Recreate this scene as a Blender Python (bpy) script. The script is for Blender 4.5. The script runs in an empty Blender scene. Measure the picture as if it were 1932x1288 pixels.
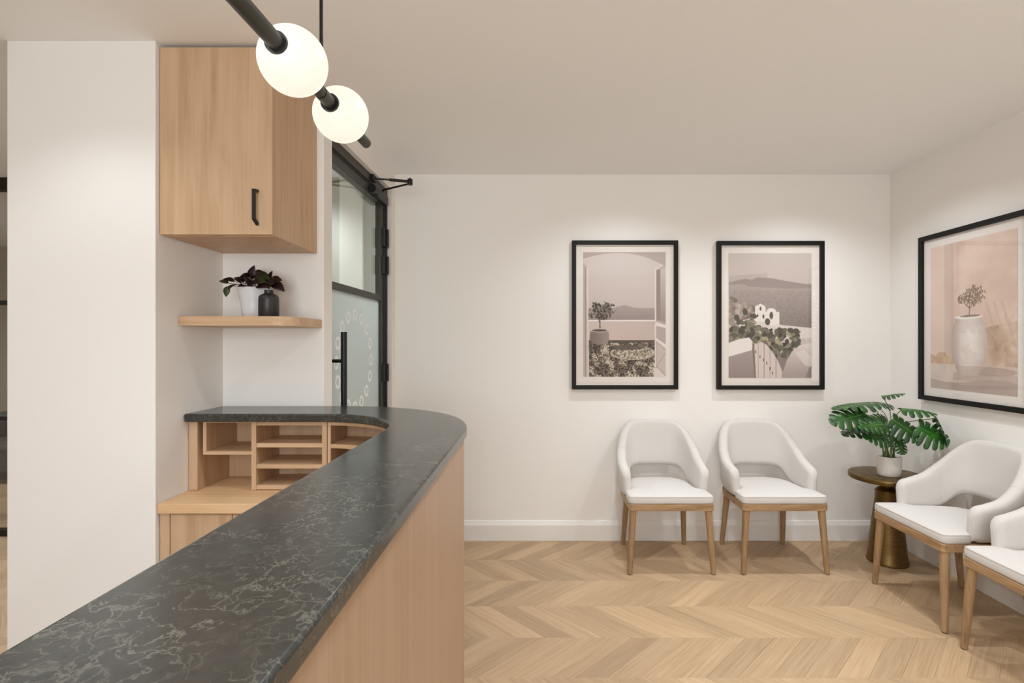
import bpy, bmesh, math, random
import numpy as np
from mathutils import Vector, Matrix

random.seed(7)
RNG = np.random.default_rng(7)
SC = bpy.context.scene
COL = SC.collection

# ------------------------------------------------------------------ camera
F, H, VX, VY = 970.0, 1.35, 1006.0, 648.0      # focal length in px, eye height, vanishing point
CEIL = 2.514
cd = bpy.data.cameras.new('camera')
cd.sensor_width = 36.0
cd.lens = F / 1932 * 36.0
cd.shift_x = -(VX - 966) / 1932
cd.shift_y = (VY - 644) / 1932
cd.clip_start = 0.02
cam = bpy.data.objects.new('camera', cd)
COL.objects.link(cam)
cam.location = (0, 0, H)
cam.rotation_euler = (math.pi / 2, 0, 0)
SC.camera = cam

# ------------------------------------------------------------------ world, exposure, lights
world = bpy.data.worlds.new('world')
SC.world = world
world.use_nodes = True
bg = world.node_tree.nodes['Background']
bg.inputs[0].default_value = (0.80, 0.90, 1.0, 1)
bg.inputs[1].default_value = 1.0
SC.view_settings.view_transform = 'Standard'
SC.view_settings.look = 'None'
SC.view_settings.exposure = 0.35
SC.view_settings.gamma = 1.0
SC.view_settings.use_curve_mapping = False
SC.cycles.use_denoising = True
SC.cycles.max_bounces = 10
SC.cycles.diffuse_bounces = 6
SC.cycles.sample_clamp_indirect = 6.0

WARM = (0.905, 0.958, 1.0)


def spot(name, loc, energy, size=120, blend=0.6, soft=0.04, color=WARM, aim=None):
    l = bpy.data.lights.new(name, 'SPOT')
    l.energy = energy
    l.spot_size = math.radians(size)
    l.spot_blend = blend
    l.shadow_soft_size = soft
    l.color = color
    o = bpy.data.objects.new(name, l)
    o.location = loc
    if aim:
        o.rotation_euler = (Vector(aim) - Vector(loc)).to_track_quat('-Z', 'Y').to_euler()
    COL.objects.link(o)
    return o


DOWNLIGHTS = [  # x, y, energy, cone
    (-1.60, 1.44, 11.5, 122),
    (-2.75, 1.44, 10, 122),
    (0.35, 1.58, 48, 128),
    (1.60, 1.58, 44, 128),
    (0.15, 0.10, 40, 130),
    (2.20, 0.10, 45, 130),
    (-1.10, 0.35, 46, 130),
    (-1.85, 3.40, 90, 150),  # added unseen lamp, brightens the hall behind the door glass
    (-3.60, 2.80, 40, 130),
    (-4.8, 4.9, 60, 150),
]
for (x, y, e, c) in DOWNLIGHTS:
    spot('downlight_lamp', (x, y, CEIL - 0.012), e, c)
spot('downlight_lamp', (0.60, 2.92, CEIL - 0.004), 46, 140, 1.0, 0.03)
spot('downlight_lamp', (1.75, 2.90, CEIL - 0.004), 58, 140, 1.0, 0.03)

al = bpy.data.lights.new('window_daylight', 'AREA')
al.shape = 'RECTANGLE'
al.size, al.size_y = 2.0, 1.7
al.energy = 53
al.color = (0.90, 0.96, 1.0)
ao = bpy.data.objects.new('window_daylight', al)
ao.location = (-0.4, -1.97, 1.45)
ao.rotation_euler = (math.pi / 2, 0, 0)
COL.objects.link(ao)


# ------------------------------------------------------------------ helpers
def srgb(r, g, b):
    def f(c):
        c /= 255.0
        return c / 12.92 if c <= 0.04045 else ((c + 0.055) / 1.055) ** 2.4
    return (f(r), f(g), f(b), 1.0)


def new_mat(name):
    m = bpy.data.materials.new(name)
    m.use_nodes = True
    nt = m.node_tree
    return m, nt, nt.nodes['Principled BSDF']


def N(nt, kind, **kw):
    n = nt.nodes.new(kind)
    for k, v in kw.items():
        setattr(n, k, v)
    return n


def ramp(nt, stops):
    r = N(nt, 'ShaderNodeValToRGB')
    e = r.color_ramp.elements
    while len(e) < len(stops):
        e.new(0.5)
    for el, (p, c) in zip(e, stops):
        el.position = p
        el.color = c
    return r


def plain(name, col, rough=0.6, metal=0.0, noise=0.0, scale=200.0, spec=None, sheen=0.0):
    m, nt, b = new_mat(name)
    b.inputs['Base Color'].default_value = col
    b.inputs['Roughness'].default_value = rough
    b.inputs['Metallic'].default_value = metal
    if spec is not None:
        b.inputs['Specular IOR Level'].default_value = spec
    if sheen:
        b.inputs['Sheen Weight'].default_value = sheen
    if noise:
        tc = N(nt, 'ShaderNodeTexCoord')
        n = N(nt, 'ShaderNodeTexNoise')
        n.inputs['Scale'].default_value = scale
        n.inputs['Detail'].default_value = 4
        nt.links.new(tc.outputs['Object'], n.inputs['Vector'])
        bp = N(nt, 'ShaderNodeBump')
        bp.inputs['Strength'].default_value = noise
        bp.inputs['Distance'].default_value = 0.002
        nt.links.new(n.outputs['Fac'], bp.inputs['Height'])
        nt.links.new(bp.outputs['Normal'], b.inputs['Normal'])
    return m


def wood(name, dark, mid, light, axis='Z', rough=0.5, fine=42.0, uv=False, tone=False, stretch=1.6, nfine=0.5):
    m, nt, b = new_mat(name)
    tc = N(nt, 'ShaderNodeTexCoord')
    mp = N(nt, 'ShaderNodeMapping')
    nt.links.new(tc.outputs['UV' if uv else 'Object'], mp.inputs['Vector'])
    s = [fine, fine, fine]
    s['XYZ'.index(axis)] = stretch
    mp.inputs['Scale'].default_value = s
    n1 = N(nt, 'ShaderNodeTexNoise')
    n1.inputs['Scale'].default_value = 1.0
    n1.inputs['Detail'].default_value = 7
    n1.inputs['Roughness'].default_value = 0.62
    n1.inputs['Distortion'].default_value = 0.7
    nt.links.new(mp.outputs[0], n1.inputs['Vector'])
    mp2 = N(nt, 'ShaderNodeMapping')
    s2 = [v * 0.22 for v in s]
    s2['XYZ'.index(axis)] = stretch * 0.7
    mp2.inputs['Scale'].default_value = s2
    nt.links.new(tc.outputs['UV' if uv else 'Object'], mp2.inputs['Vector'])
    n2 = N(nt, 'ShaderNodeTexNoise')
    n2.inputs['Scale'].default_value = 1.0
    n2.inputs['Detail'].default_value = 3
    n2.inputs['Distortion'].default_value = 1.4
    nt.links.new(mp2.outputs[0], n2.inputs['Vector'])
    mx = N(nt, 'ShaderNodeMath', operation='MULTIPLY_ADD')
    mx.inputs[1].default_value = nfine
    nt.links.new(n1.outputs['Fac'], mx.inputs[0])
    h = N(nt, 'ShaderNodeMath', operation='MULTIPLY')
    h.inputs[1].default_value = 1 - nfine
    nt.links.new(n2.outputs['Fac'], h.inputs[0])
    nt.links.new(h.outputs[0], mx.inputs[2])
    rp = ramp(nt, [(0.32, dark), (0.5, mid), (0.68, light)])
    nt.links.new(mx.outputs[0], rp.inputs['Fac'])
    col = rp.outputs['Color']
    if tone:
        at = N(nt, 'ShaderNodeAttribute')
        at.attribute_name = 'tone'
        hs = N(nt, 'ShaderNodeHueSaturation')
        nt.links.new(at.outputs['Fac'], hs.inputs['Value'])
        nt.links.new(col, hs.inputs['Color'])
        col = hs.outputs['Color']
    nt.links.new(col, b.inputs['Base Color'])
    b.inputs['Roughness'].default_value = rough
    bp = N(nt, 'ShaderNodeBump')
    bp.inputs['Strength'].default_value = 0.12
    bp.inputs['Distance'].default_value = 0.001
    nt.links.new(n1.outputs['Fac'], bp.inputs['Height'])
    nt.links.new(bp.outputs['Normal'], b.inputs['Normal'])
    return m


def glass_mat(name, tint=(1, 1, 1, 1), ior=1.45, gloss=(1, 1, 1, 1)):
    m, nt, b = new_mat(name)
    nt.nodes.remove(b)
    out = nt.nodes['Material Output']
    t = N(nt, 'ShaderNodeBsdfTransparent')
    t.inputs[0].default_value = tint
    g = N(nt, 'ShaderNodeBsdfGlossy')
    g.inputs['Color'].default_value = gloss
    g.inputs['Roughness'].default_value = 0.0
    geo = N(nt, 'ShaderNodeNewGeometry')
    dt = N(nt, 'ShaderNodeVectorMath', operation='DOT_PRODUCT')
    nt.links.new(geo.outputs['Normal'], dt.inputs[0])
    nt.links.new(geo.outputs['Incoming'], dt.inputs[1])
    ab = N(nt, 'ShaderNodeMath', operation='ABSOLUTE')
    nt.links.new(dt.outputs['Value'], ab.inputs[0])
    om = N(nt, 'ShaderNodeMath', operation='SUBTRACT')
    om.inputs[0].default_value = 1.0
    nt.links.new(ab.outputs[0], om.inputs[1])
    pw = N(nt, 'ShaderNodeMath', operation='POWER')
    pw.inputs[1].default_value = 5.0
    nt.links.new(om.outputs[0], pw.inputs[0])
    f0 = ((ior - 1) / (ior + 1)) ** 2
    fr = N(nt, 'ShaderNodeMath', operation='MULTIPLY_ADD')
    fr.inputs[1].default_value = 1 - f0
    fr.inputs[2].default_value = f0
    nt.links.new(pw.outputs[0], fr.inputs[0])
    mx = N(nt, 'ShaderNodeMixShader')
    nt.links.new(fr.outputs[0], mx.inputs[0])
    nt.links.new(t.outputs[0], mx.inputs[1])
    nt.links.new(g.outputs[0], mx.inputs[2])
    nt.links.new(mx.outputs[0], out.inputs[0])
    return m


def box(bm, x0, x1, y0, y1, z0, z1):
    v = [bm.verts.new((x, y, z)) for z in (z0, z1) for (x, y) in ((x0, y0), (x1, y0), (x1, y1), (x0, y1))]
    for f in ((3, 2, 1, 0), (4, 5, 6, 7), (0, 1, 5, 4), (1, 2, 6, 5), (2, 3, 7, 6), (3, 0, 4, 7)):
        bm.faces.new([v[i] for i in f])


def prism(bm, pts, z0, z1):
    a = [bm.verts.new((p[0], p[1], z0)) for p in pts]
    b = [bm.verts.new((p[0], p[1], z1)) for p in pts]
    n = len(pts)
    bm.faces.new(list(reversed(a)))
    bm.faces.new(b)
    for i in range(n):
        j = (i + 1) % n
        bm.faces.new((a[i], a[j], b[j], b[i]))


def lathe(bm, prof, n=48, c=(0, 0, 0), rfun=None):
    rings = []
    for (r, z) in prof:
        if r < 1e-6:
            rings.append([bm.verts.new((c[0], c[1], c[2] + z))])
        else:
            ring = []
            for i in range(n):
                a = 2 * math.pi * i / n
                rr = r * (rfun(a, z) if rfun else 1.0)
                ring.append(bm.verts.new((c[0] + rr * math.cos(a), c[1] + rr * math.sin(a), c[2] + z)))
            rings.append(ring)
    for a, b in zip(rings, rings[1:]):
        for i in range(n):
            j = (i + 1) % n
            if len(a) == 1 and len(b) == 1:
                continue
            if len(a) == 1:
                bm.faces.new((a[0], b[j], b[i]))
            elif len(b) == 1:
                bm.faces.new((a[i], a[j], b[0]))
            else:
                bm.faces.new((a[i], a[j], b[j], b[i]))


def tube(bm, pts, rad, n=12, cap=True):
    pts = [Vector(p) for p in pts]
    if not isinstance(rad, (list, tuple)):
        rad = [rad] * len(pts)
    up = Vector((0, 0, 1))
    rings = []
    prev = None
    for i, p in enumerate(pts):
        d = (pts[min(i + 1, len(pts) - 1)] - pts[max(i - 1, 0)]).normalized()
        if prev is None:
            ref = up if abs(d.z) < 0.95 else Vector((1, 0, 0))
            x = d.cross(ref).normalized()
        else:
            x = (prev - d * prev.dot(d)).normalized()
        prev = x
        y = d.cross(x).normalized()
        rings.append([bm.verts.new(p + (x * math.cos(2 * math.pi * k / n) + y * math.sin(2 * math.pi * k / n)) * rad[i]) for k in range(n)])
    for a, b in zip(rings, rings[1:]):
        for i in range(n):
            j = (i + 1) % n
            bm.faces.new((a[i], a[j], b[j], b[i]))
    if cap:
        bm.faces.new(list(reversed(rings[0])))
        bm.faces.new(rings[-1])


def catmull(pts, per=8):
    P = [Vector(p) for p in pts]
    P = [P[0] * 2 - P[1]] + P + [P[-1] * 2 - P[-2]]
    out = []
    for i in range(1, len(P) - 2):
        for k in range(per):
            t = k / per
            a, b, c, d = P[i - 1], P[i], P[i + 1], P[i + 2]
            out.append(0.5 * ((2 * b) + (c - a) * t + (2 * a - 5 * b + 4 * c - d) * t * t + (3 * b - a - 3 * c + d) * t ** 3))
    out.append(P[-2])
    return out


def mk(name, bm, mat, parent=None, smooth=False, bevel=0.0, seg=2, local=False, angle=40):
    me = bpy.data.meshes.new(name)
    bmesh.ops.recalc_face_normals(bm, faces=bm.faces[:])
    if parent is not None and not local:
        bmesh.ops.translate(bm, vec=-parent_world(parent), verts=bm.verts[:])
    bm.to_mesh(me)
    bm.free()
    if mat:
        me.materials.append(mat)
    o = bpy.data.objects.new(name, me)
    COL.objects.link(o)
    if parent is not None:
        o.parent = parent
    if smooth:
        for p in me.polygons:
            p.use_smooth = True
        try:
            me.set_sharp_from_angle(angle=math.radians(angle))
        except Exception:
            pass
    if bevel:
        b = o.modifiers.new('bevel', 'BEVEL')
        b.width = bevel
        b.segments = seg
        b.limit_method = 'ANGLE'
        b.angle_limit = math.radians(35)
    return o


def parent_world(p):
    v = Vector(p.location)
    while p.parent is not None:
        p = p.parent
        v += Vector(p.location)
    return v


def tag(o, label=None, cat=None, group=None, kind=None):
    if label:
        o['label'] = label
    if cat:
        o['category'] = cat
    if group:
        o['group'] = group
    if kind:
        o['kind'] = kind
    return o


def thing(name, loc, label, cat, group=None, rz=0.0, kind=None):
    o = bpy.data.objects.new(name, None)
    o.empty_display_size = 0.1
    o.location = loc
    o.rotation_euler = (0, 0, rz)
    COL.objects.link(o)
    return tag(o, label, cat, group, kind)


def copy_tree(o, parent=None):
    c = o.copy()
    COL.objects.link(c)
    if parent is not None:
        c.parent = parent
    for ch in [k for k in bpy.data.objects if k.parent == o]:
        copy_tree(ch, c)
    return c


def bmn():
    return bmesh.new()


def bbox(*a):
    b = bmn()
    box(b, *a)
    return b


# ------------------------------------------------------------------ materials
M = {}
M['wall'] = plain('wall_paint', srgb(236, 232, 227), 0.75, noise=0.05, scale=260)
M['ceil'] = plain('ceiling_paint', srgb(240, 240, 239), 0.85, noise=0.05, scale=260)
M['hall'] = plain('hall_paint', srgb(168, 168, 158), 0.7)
M['trim'] = plain('trim_paint', srgb(232, 228, 222), 0.4)
M['black'] = plain('black_metal', srgb(28, 27, 25), 0.45, 0.3)
M['dgrey'] = plain('dark_grey_metal', srgb(66, 65, 60), 0.42, 0.4)
M['frame'] = plain('black_frame_paint', srgb(20, 17, 14), 0.5, spec=0.25)
M['mat'] = plain('mat_board', srgb(226, 218, 211), 0.8)
M['oak'] = wood('oak_laminate', srgb(178, 144, 110), srgb(196, 162, 128), srgb(207, 176, 144), 'Z', 0.48)
M['oak_h'] = wood('oak_laminate_horizontal', srgb(178, 144, 110), srgb(196, 162, 128), srgb(207, 176, 144), 'X', 0.48)
M['oak_y'] = wood('oak_worktop', srgb(202, 163, 120), srgb(220, 183, 140), srgb(229, 196, 155), 'X', 0.42)
M['clad'] = wood('counter_cladding', srgb(160, 130, 104), srgb(168, 139, 113), srgb(176, 148, 123), 'Z', 0.42, fine=60, stretch=0.8)
M['legwood'] = wood('chair_oak', srgb(122, 94, 64), srgb(154, 123, 87), srgb(176, 145, 108), 'Z', 0.5, fine=90, stretch=5)
M['apronwood'] = wood('chair_oak_rail', srgb(134, 104, 72), srgb(164, 132, 95), srgb(182, 152, 114), 'X', 0.5, fine=90, stretch=5)
M['floor'] = wood('oak_planks', srgb(164, 134, 101), srgb(181, 152, 119), srgb(192, 165, 132), 'X', 0.45, fine=150, uv=True, tone=True, stretch=3.0, nfine=0.6)
M['fabric'] = plain('boucle_fabric', srgb(205, 200, 195), 0.95, noise=0.35, scale=420, sheen=0.15, spec=0.2)
M['seam'] = plain('fabric_seam', srgb(206, 197, 190), 0.95)
M['ceramic'] = plain('white_ceramic', srgb(226, 221, 212), 0.45)
M['whitepot'] = plain('white_glazed_pot', srgb(225, 226, 228), 0.28)
M['vase'] = plain('matte_black_ceramic', srgb(36, 34, 35), 0.42)
M['soil'] = plain('soil', srgb(48, 38, 30), 0.95, noise=0.8, scale=120)
M['darkleaf'] = plain('burgundy_leaf', srgb(40, 18, 20), 0.45)
M['greenleaf'] = plain('dark_green_leaf', srgb(48, 58, 24), 0.45)
M['stem'] = plain('plant_stem', srgb(96, 118, 48), 0.5)
M['twig'] = plain('dark_stem', srgb(50, 30, 24), 0.6)
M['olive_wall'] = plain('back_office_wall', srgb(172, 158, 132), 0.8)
M['charcoal'] = plain('charcoal_fabric', srgb(76, 72, 68), 0.9, noise=0.4, scale=150)
M['glass'] = glass_mat('clear_glass')
M['door_glass'] = glass_mat('door_glass', (0.93, 0.96, 0.94, 1))
M['pic_glass'] = glass_mat('picture_glass', ior=1.38)
M['gasket'] = plain('shadow_gap', srgb(40, 34, 30), 0.8)


def frosted(name, c1, c2):
    m, nt, b = new_mat(name)
    b.inputs['Base Color'].default_value = c1
    b.inputs['Roughness'].default_value = 0.25
    b.inputs['Transmission Weight'].default_value = 0.0
    out = nt.nodes['Material Output']
    t = N(nt, 'ShaderNodeBsdfTranslucent')
    t.inputs[0].default_value = c2
    mx = N(nt, 'ShaderNodeMixShader')
    mx.inputs[0].default_value = 0.55
    nt.links.new(b.outputs[0], mx.inputs[1])
    nt.links.new(t.outputs[0], mx.inputs[2])
    nt.links.new(mx.outputs[0], out.inputs[0])
    return m


M['frosted'] = frosted('frosted_film', srgb(206, 212, 210), srgb(226, 232, 230))
M['decal'] = plain('white_decal', srgb(244, 246, 245), 0.5)


def stone():
    m, nt, b = new_mat('dark_veined_stone')
    tc = N(nt, 'ShaderNodeTexCoord')
    w = N(nt, 'ShaderNodeTexNoise')
    w.inputs['Scale'].default_value = 26.0
    w.inputs['Detail'].default_value = 5
    nt.links.new(tc.outputs['Object'], w.inputs['Vector'])
    sc = N(nt, 'ShaderNodeVectorMath', operation='SCALE')
    sc.inputs['Scale'].default_value = 0.045
    nt.links.new(w.outputs['Color'], sc.inputs[0])
    ad = N(nt, 'ShaderNodeVectorMath', operation='ADD')
    nt.links.new(tc.outputs['Object'], ad.inputs[0])
    nt.links.new(sc.outputs[0], ad.inputs[1])

    def vein(scale, width, detail):
        n = N(nt, 'ShaderNodeTexNoise')
        n.inputs['Scale'].default_value = scale
        n.inputs['Detail'].default_value = detail
        n.inputs['Roughness'].default_value = 0.5
        nt.links.new(ad.outputs[0], n.inputs['Vector'])
        s = N(nt, 'ShaderNodeMath', operation='SUBTRACT')
        s.inputs[1].default_value = 0.5
        nt.links.new(n.outputs['Fac'], s.inputs[0])
        a = N(nt, 'ShaderNodeMath', operation='ABSOLUTE')
        nt.links.new(s.outputs[0], a.inputs[0])
        r = N(nt, 'ShaderNodeMapRange')
        r.inputs['From Min'].default_value = 0.0
        r.inputs['From Max'].default_value = width
        r.inputs['To Min'].default_value = 1.0
        r.inputs['To Max'].default_value = 0.0
        nt.links.new(a.outputs[0], r.inputs['Value'])
        return r.outputs[0]
    v1 = vein(15.0, 0.014, 4)
    v2 = vein(34.0, 0.022, 4)
    msk = N(nt, 'ShaderNodeTexNoise')
    msk.inputs['Scale'].default_value = 11.0
    msk.inputs['Detail'].default_value = 3
    nt.links.new(tc.outputs['Object'], msk.inputs['Vector'])
    mr = N(nt, 'ShaderNodeMapRange')
    mr.inputs['From Min'].default_value = 0.30
    mr.inputs['From Max'].default_value = 0.62
    nt.links.new(msk.outputs['Fac'], mr.inputs['Value'])
    mm = N(nt, 'ShaderNodeMath', operation='MULTIPLY')
    nt.links.new(v2, mm.inputs[0])
    nt.links.new(mr.outputs[0], mm.inputs[1])
    mxv = N(nt, 'ShaderNodeMath', operation='MAXIMUM')
    m1 = N(nt, 'ShaderNodeMath', operation='MULTIPLY')
    nt.links.new(v1, m1.inputs[0])
    nt.links.new(mr.outputs[0], m1.inputs[1])
    nt.links.new(m1.outputs[0], mxv.inputs[0])
    nt.links.new(mm.outputs[0], mxv.inputs[1])
    cl = N(nt, 'ShaderNodeTexNoise')
    cl.inputs['Scale'].default_value = 60.0
    cl.inputs['Detail'].default_value = 5
    nt.links.new(tc.outputs['Object'], cl.inputs['Vector'])
    rb = ramp(nt, [(0.3, srgb(52, 52, 49)), (0.7, srgb(62, 61, 58))])
    nt.links.new(cl.outputs['Fac'], rb.inputs['Fac'])
    k = N(nt, 'ShaderNodeMath', operation='MULTIPLY')
    k.inputs[1].default_value = 0.65
    nt.links.new(mxv.outputs[0], k.inputs[0])
    mix = N(nt, 'ShaderNodeMix', data_type='RGBA')
    nt.links.new(k.outputs[0], mix.inputs['Factor'])
    nt.links.new(rb.outputs['Color'], mix.inputs[6])
    mix.inputs[7].default_value = srgb(116, 115, 104)
    nt.links.new(mix.outputs[2], b.inputs['Base Color'])
    b.inputs['Roughness'].default_value = 0.2
    b.inputs['Specular IOR Level'].default_value = 0.35
    return m


M['stone'] = stone()


def brass():
    m, nt, b = new_mat('antique_brass')
    tc = N(nt, 'ShaderNodeTexCoord')
    mp = N(nt, 'ShaderNodeMapping')
    mp.inputs['Scale'].default_value = (14, 14, 160)
    nt.links.new(tc.outputs['Object'], mp.inputs['Vector'])
    n = N(nt, 'ShaderNodeTexNoise')
    n.inputs['Scale'].default_value = 2.0
    n.inputs['Detail'].default_value = 6
    nt.links.new(mp.outputs[0], n.inputs['Vector'])
    r = ramp(nt, [(0.3, srgb(92, 72, 40)), (0.7, srgb(136, 110, 66))])
    nt.links.new(n.outputs['Fac'], r.inputs['Fac'])
    nt.links.new(r.outputs['Color'], b.inputs['Base Color'])
    b.inputs['Metallic'].default_value = 0.9
    b.inputs['Roughness'].default_value = 0.42
    bp = N(nt, 'ShaderNodeBump')
    bp.inputs['Strength'].default_value = 0.12
    bp.inputs['Distance'].default_value = 0.002
    nt.links.new(n.outputs['Fac'], bp.inputs['Height'])
    nt.links.new(bp.outputs['Normal'], b.inputs['Normal'])
    return m


M['brass'] = brass()


def leafmat():
    m, nt, b = new_mat('monstera_leaf')
    tc = N(nt, 'ShaderNodeTexCoord')
    n = N(nt, 'ShaderNodeTexNoise')
    n.inputs['Scale'].default_value = 18.0
    n.inputs['Detail'].default_value = 4
    nt.links.new(tc.outputs['Object'], n.inputs['Vector'])
    r = ramp(nt, [(0.3, srgb(16, 50, 14)), (0.7, srgb(46, 98, 26))])
    nt.links.new(n.outputs['Fac'], r.inputs['Fac'])
    oi = N(nt, 'ShaderNodeObjectInfo')
    hs = N(nt, 'ShaderNodeHueSaturation')
    mr = N(nt, 'ShaderNodeMapRange')
    mr.inputs['To Min'].default_value = 0.6
    mr.inputs['To Max'].default_value = 1.15
    nt.links.new(oi.outputs['Random'], mr.inputs['Value'])
    nt.links.new(mr.outputs[0], hs.inputs['Value'])
    nt.links.new(r.outputs['Color'], hs.inputs['Color'])
    nt.links.new(hs.outputs['Color'], b.inputs['Base Color'])
    b.inputs['Roughness'].default_value = 0.38
    return m


M['leaf'] = leafmat()
M['rib'] = plain('leaf_midrib', srgb(96, 140, 66), 0.5)


def globe_mat():
    m, nt, b = new_mat('lit_opal_glass')
    b.inputs['Base Color'].default_value = (0.25, 0.24, 0.22, 1)
    b.inputs['Roughness'].default_value = 0.3
    b.inputs['Emission Color'].default_value = (1.0, 0.94, 0.79, 1)
    b.inputs['Emission Strength'].default_value = 0.66
    return m


M['globe'] = globe_mat()
me_, nt_, b_ = new_mat('lamp_diffuser')
b_.inputs['Emission Color'].default_value = (1, 0.95, 0.88, 1)
b_.inputs['Emission Strength'].default_value = 2
M['diffuser'] = me_


def paintmat(name):
    m, nt, b = new_mat(name)
    a = N(nt, 'ShaderNodeAttribute')
    a.attribute_name = 'print'
    nt.links.new(a.outputs['Color'], b.inputs['Base Color'])
    b.inputs['Roughness'].default_value = 0.7
    b.inputs['Specular IOR Level'].default_value = 0.2
    return m


M['print'] = paintmat('art_print')

# ------------------------------------------------------------------ the room
DB = 3.539          # back wall
D1 = 1.974          # column face
D2 = 2.406          # niche back wall
XN = -1.451         # niche side wall
XC = -2.021         # column's outer corner
XR = 2.456          # right wall
PN = (-0.980, 2.406)
PF = (-0.950, DB)
HY = 3.60           # hall wall / glazed partition line


def struct(name, bm, mat, label, cat, **kw):
    o = mk(name, bm, mat, **kw)
    return tag(o, label, cat, kind='structure')


struct('ceiling', bbox(-7.0, XR + 0.12, -2.1, 6.3, CEIL, CEIL + 0.1), M['ceil'],
       'plain warm off-white ceiling over the whole room', 'ceiling')
CE = bpy.data.objects['ceiling']
for (x, y, e, c) in DOWNLIGHTS:
    b = bmn()
    lathe(b, [(0.036, 0.0), (0.048, 0.0), (0.048, -0.003), (0.036, -0.003), (0.036, 0.0)], 32, (x, y, CEIL))
    mk('downlight_trim', b, M['trim'], CE, smooth=True)
    b = bmn()
    lathe(b, [(0.036, 0.0), (0.036, -0.001), (0.0, -0.001)], 24, (x, y, CEIL))
    mk('downlight_lens', b, M['diffuser'], CE)
struct('wall_back', bbox(-0.95, XR + 0.12, DB, DB + 0.11, 0, CEIL), M['wall'],
       'long off-white wall behind the two chairs and two pictures', 'wall')
struct('wall_right', bbox(XR, XR + 0.12, -2.0, DB, 0, CEIL), M['wall'],
       'off-white side wall carrying the large picture of a white jar', 'wall')
b = bmn()
prism(b, [(XC, D1), (XN, D1), (XN, D2), PN, (-0.9775, 2.500), (XC, 2.500)], 0, CEIL)
struct('wall_niche', b, M['wall'], 'white column and recessed niche wall around the oak cabinet', 'wall', bevel=0.003)
# door wall: header and far jamb, door opening between
ux, uy = PF[0] - PN[0], PF[1] - PN[1]
L_ = math.hypot(ux, uy)
ux, uy = ux / L_, uy / L_
DOOR_ANG = math.atan2(uy, ux)


def dw(s, n, z=0.0):      # along the door wall, towards the room
    return (PN[0] + ux * s + uy * n, PN[1] + uy * s - ux * n, z)


S0, S1, ZH = 0.0945, 1.058, 2.386
b = bmn()
prism(b, [dw(S1, 0)[:2], dw(L_, 0)[:2], dw(L_, -0.12)[:2], dw(S1, -0.12)[:2]], 0, CEIL)
prism(b, [dw(S0, 0)[:2], dw(S1, 0)[:2], dw(S1, -0.12)[:2], dw(S0, -0.12)[:2]], ZH, CEIL)
struct('wall_left', b, M['wall'], 'off-white wall above and beside the black framed glass door', 'wall')
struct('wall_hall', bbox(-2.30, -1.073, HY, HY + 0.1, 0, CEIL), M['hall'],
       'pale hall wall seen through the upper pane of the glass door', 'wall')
struct('wall_rear', None or (lambda bb: (box(bb, -5.2, -1.4, -2.1, -2.0, 0, CEIL), box(bb, 0.6, XR + 0.12, -2.1, -2.0, 0, CEIL),
       box(bb, -1.4, 0.6, -2.1, -2.0, 0, 0.6), box(bb, -1.4, 0.6, -2.1, -2.0, 2.3, CEIL)) and bb)(bmn()), M['wall'],
       'wall behind the viewpoint with a wide window opening', 'wall')
struct('wall_far_left', bbox(-5.3, -5.2, -2.0, HY, 0, CEIL), M['wall'], 'far left wall of the hall beyond the column', 'wall')
struct('wall_office', (lambda bb: (box(bb, -7.0, -2.2, 6.2, 6.3, 0, CEIL), box(bb, -7.0, -6.9, HY, 6.2, 0, CEIL),
       box(bb, -2.3, -2.2, HY + 0.1, 6.2, 0, CEIL)) and bb)(bmn()), M['olive_wall'],
       'dim beige office wall behind the black glazed partition', 'wall')
struct('reflection_strip', bbox(-1.345, -1.185, HY - 0.03, HY, 0, CEIL), M['trim'], 'added pale strip standing in for a reflection in the upper door pane', 'trim')  # added strip, imitates a pale reflection in the door glass
# baseboards
b = bmn()
prof = [(0, 0), (-0.016, 0), (-0.016, 0.104), (-0.0145, 0.108), (-0.006, 0.132), (-0.004, 0.135), (0, 0.135)]


def sweep(b, prof, p0, p1, nrm):
    a = [b.verts.new((p0[0] - nrm[0] * q[0], p0[1] - nrm[1] * q[0], q[1])) for q in prof]
    c = [b.verts.new((p1[0] - nrm[0] * q[0], p1[1] - nrm[1] * q[0], q[1])) for q in prof]
    n = len(prof)
    for i in range(n):
        j = (i + 1) % n
        b.faces.new((a[i], a[j], c[j], c[i]))
    b.faces.new(a)
    b.faces.new(list(reversed(c)))


sweep(b, prof, (-0.95, DB), (XR, DB), (0, -1))
struct('baseboard_back', b, M['trim'], 'white moulded baseboard along the wall behind the two chairs', 'baseboard')
b = bmn()
sweep(b, prof, (XR, DB - 0.016), (XR, -2.0), (-1, 0))
struct('baseboard_right', b, M['trim'], 'white moulded baseboard along the side wall by the round table', 'baseboard')

# ------------------------------------------------------------------ floor: chevron planks
floor = struct('floor', bbox(-7.0, XR + 0.12, -2.1, 6.3, -0.06, -0.006), M['gasket'],
               'light oak chevron parquet floor', 'floor')
BAND, PITCH, Y0, X0 = 0.2835, 0.132, 2.6455, 0.036
FX0, FX1, FY0, FY1 = -6.9, XR, -2.0, 6.2


def clip(poly, ax, lim, keep_less):
    out = []
    for i in range(len(poly)):
        p, q = poly[i], poly[(i + 1) % len(poly)]
        ip = (p[ax] <= lim) if keep_less else (p[ax] >= lim)
        iq = (q[ax] <= lim) if keep_less else (q[ax] >= lim)
        if ip:
            out.append(p)
        if ip != iq:
            t = (lim - p[ax]) / (q[ax] - p[ax])
            out.append((p[0] + (q[0] - p[0]) * t, p[1] + (q[1] - p[1]) * t))
    return out


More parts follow.
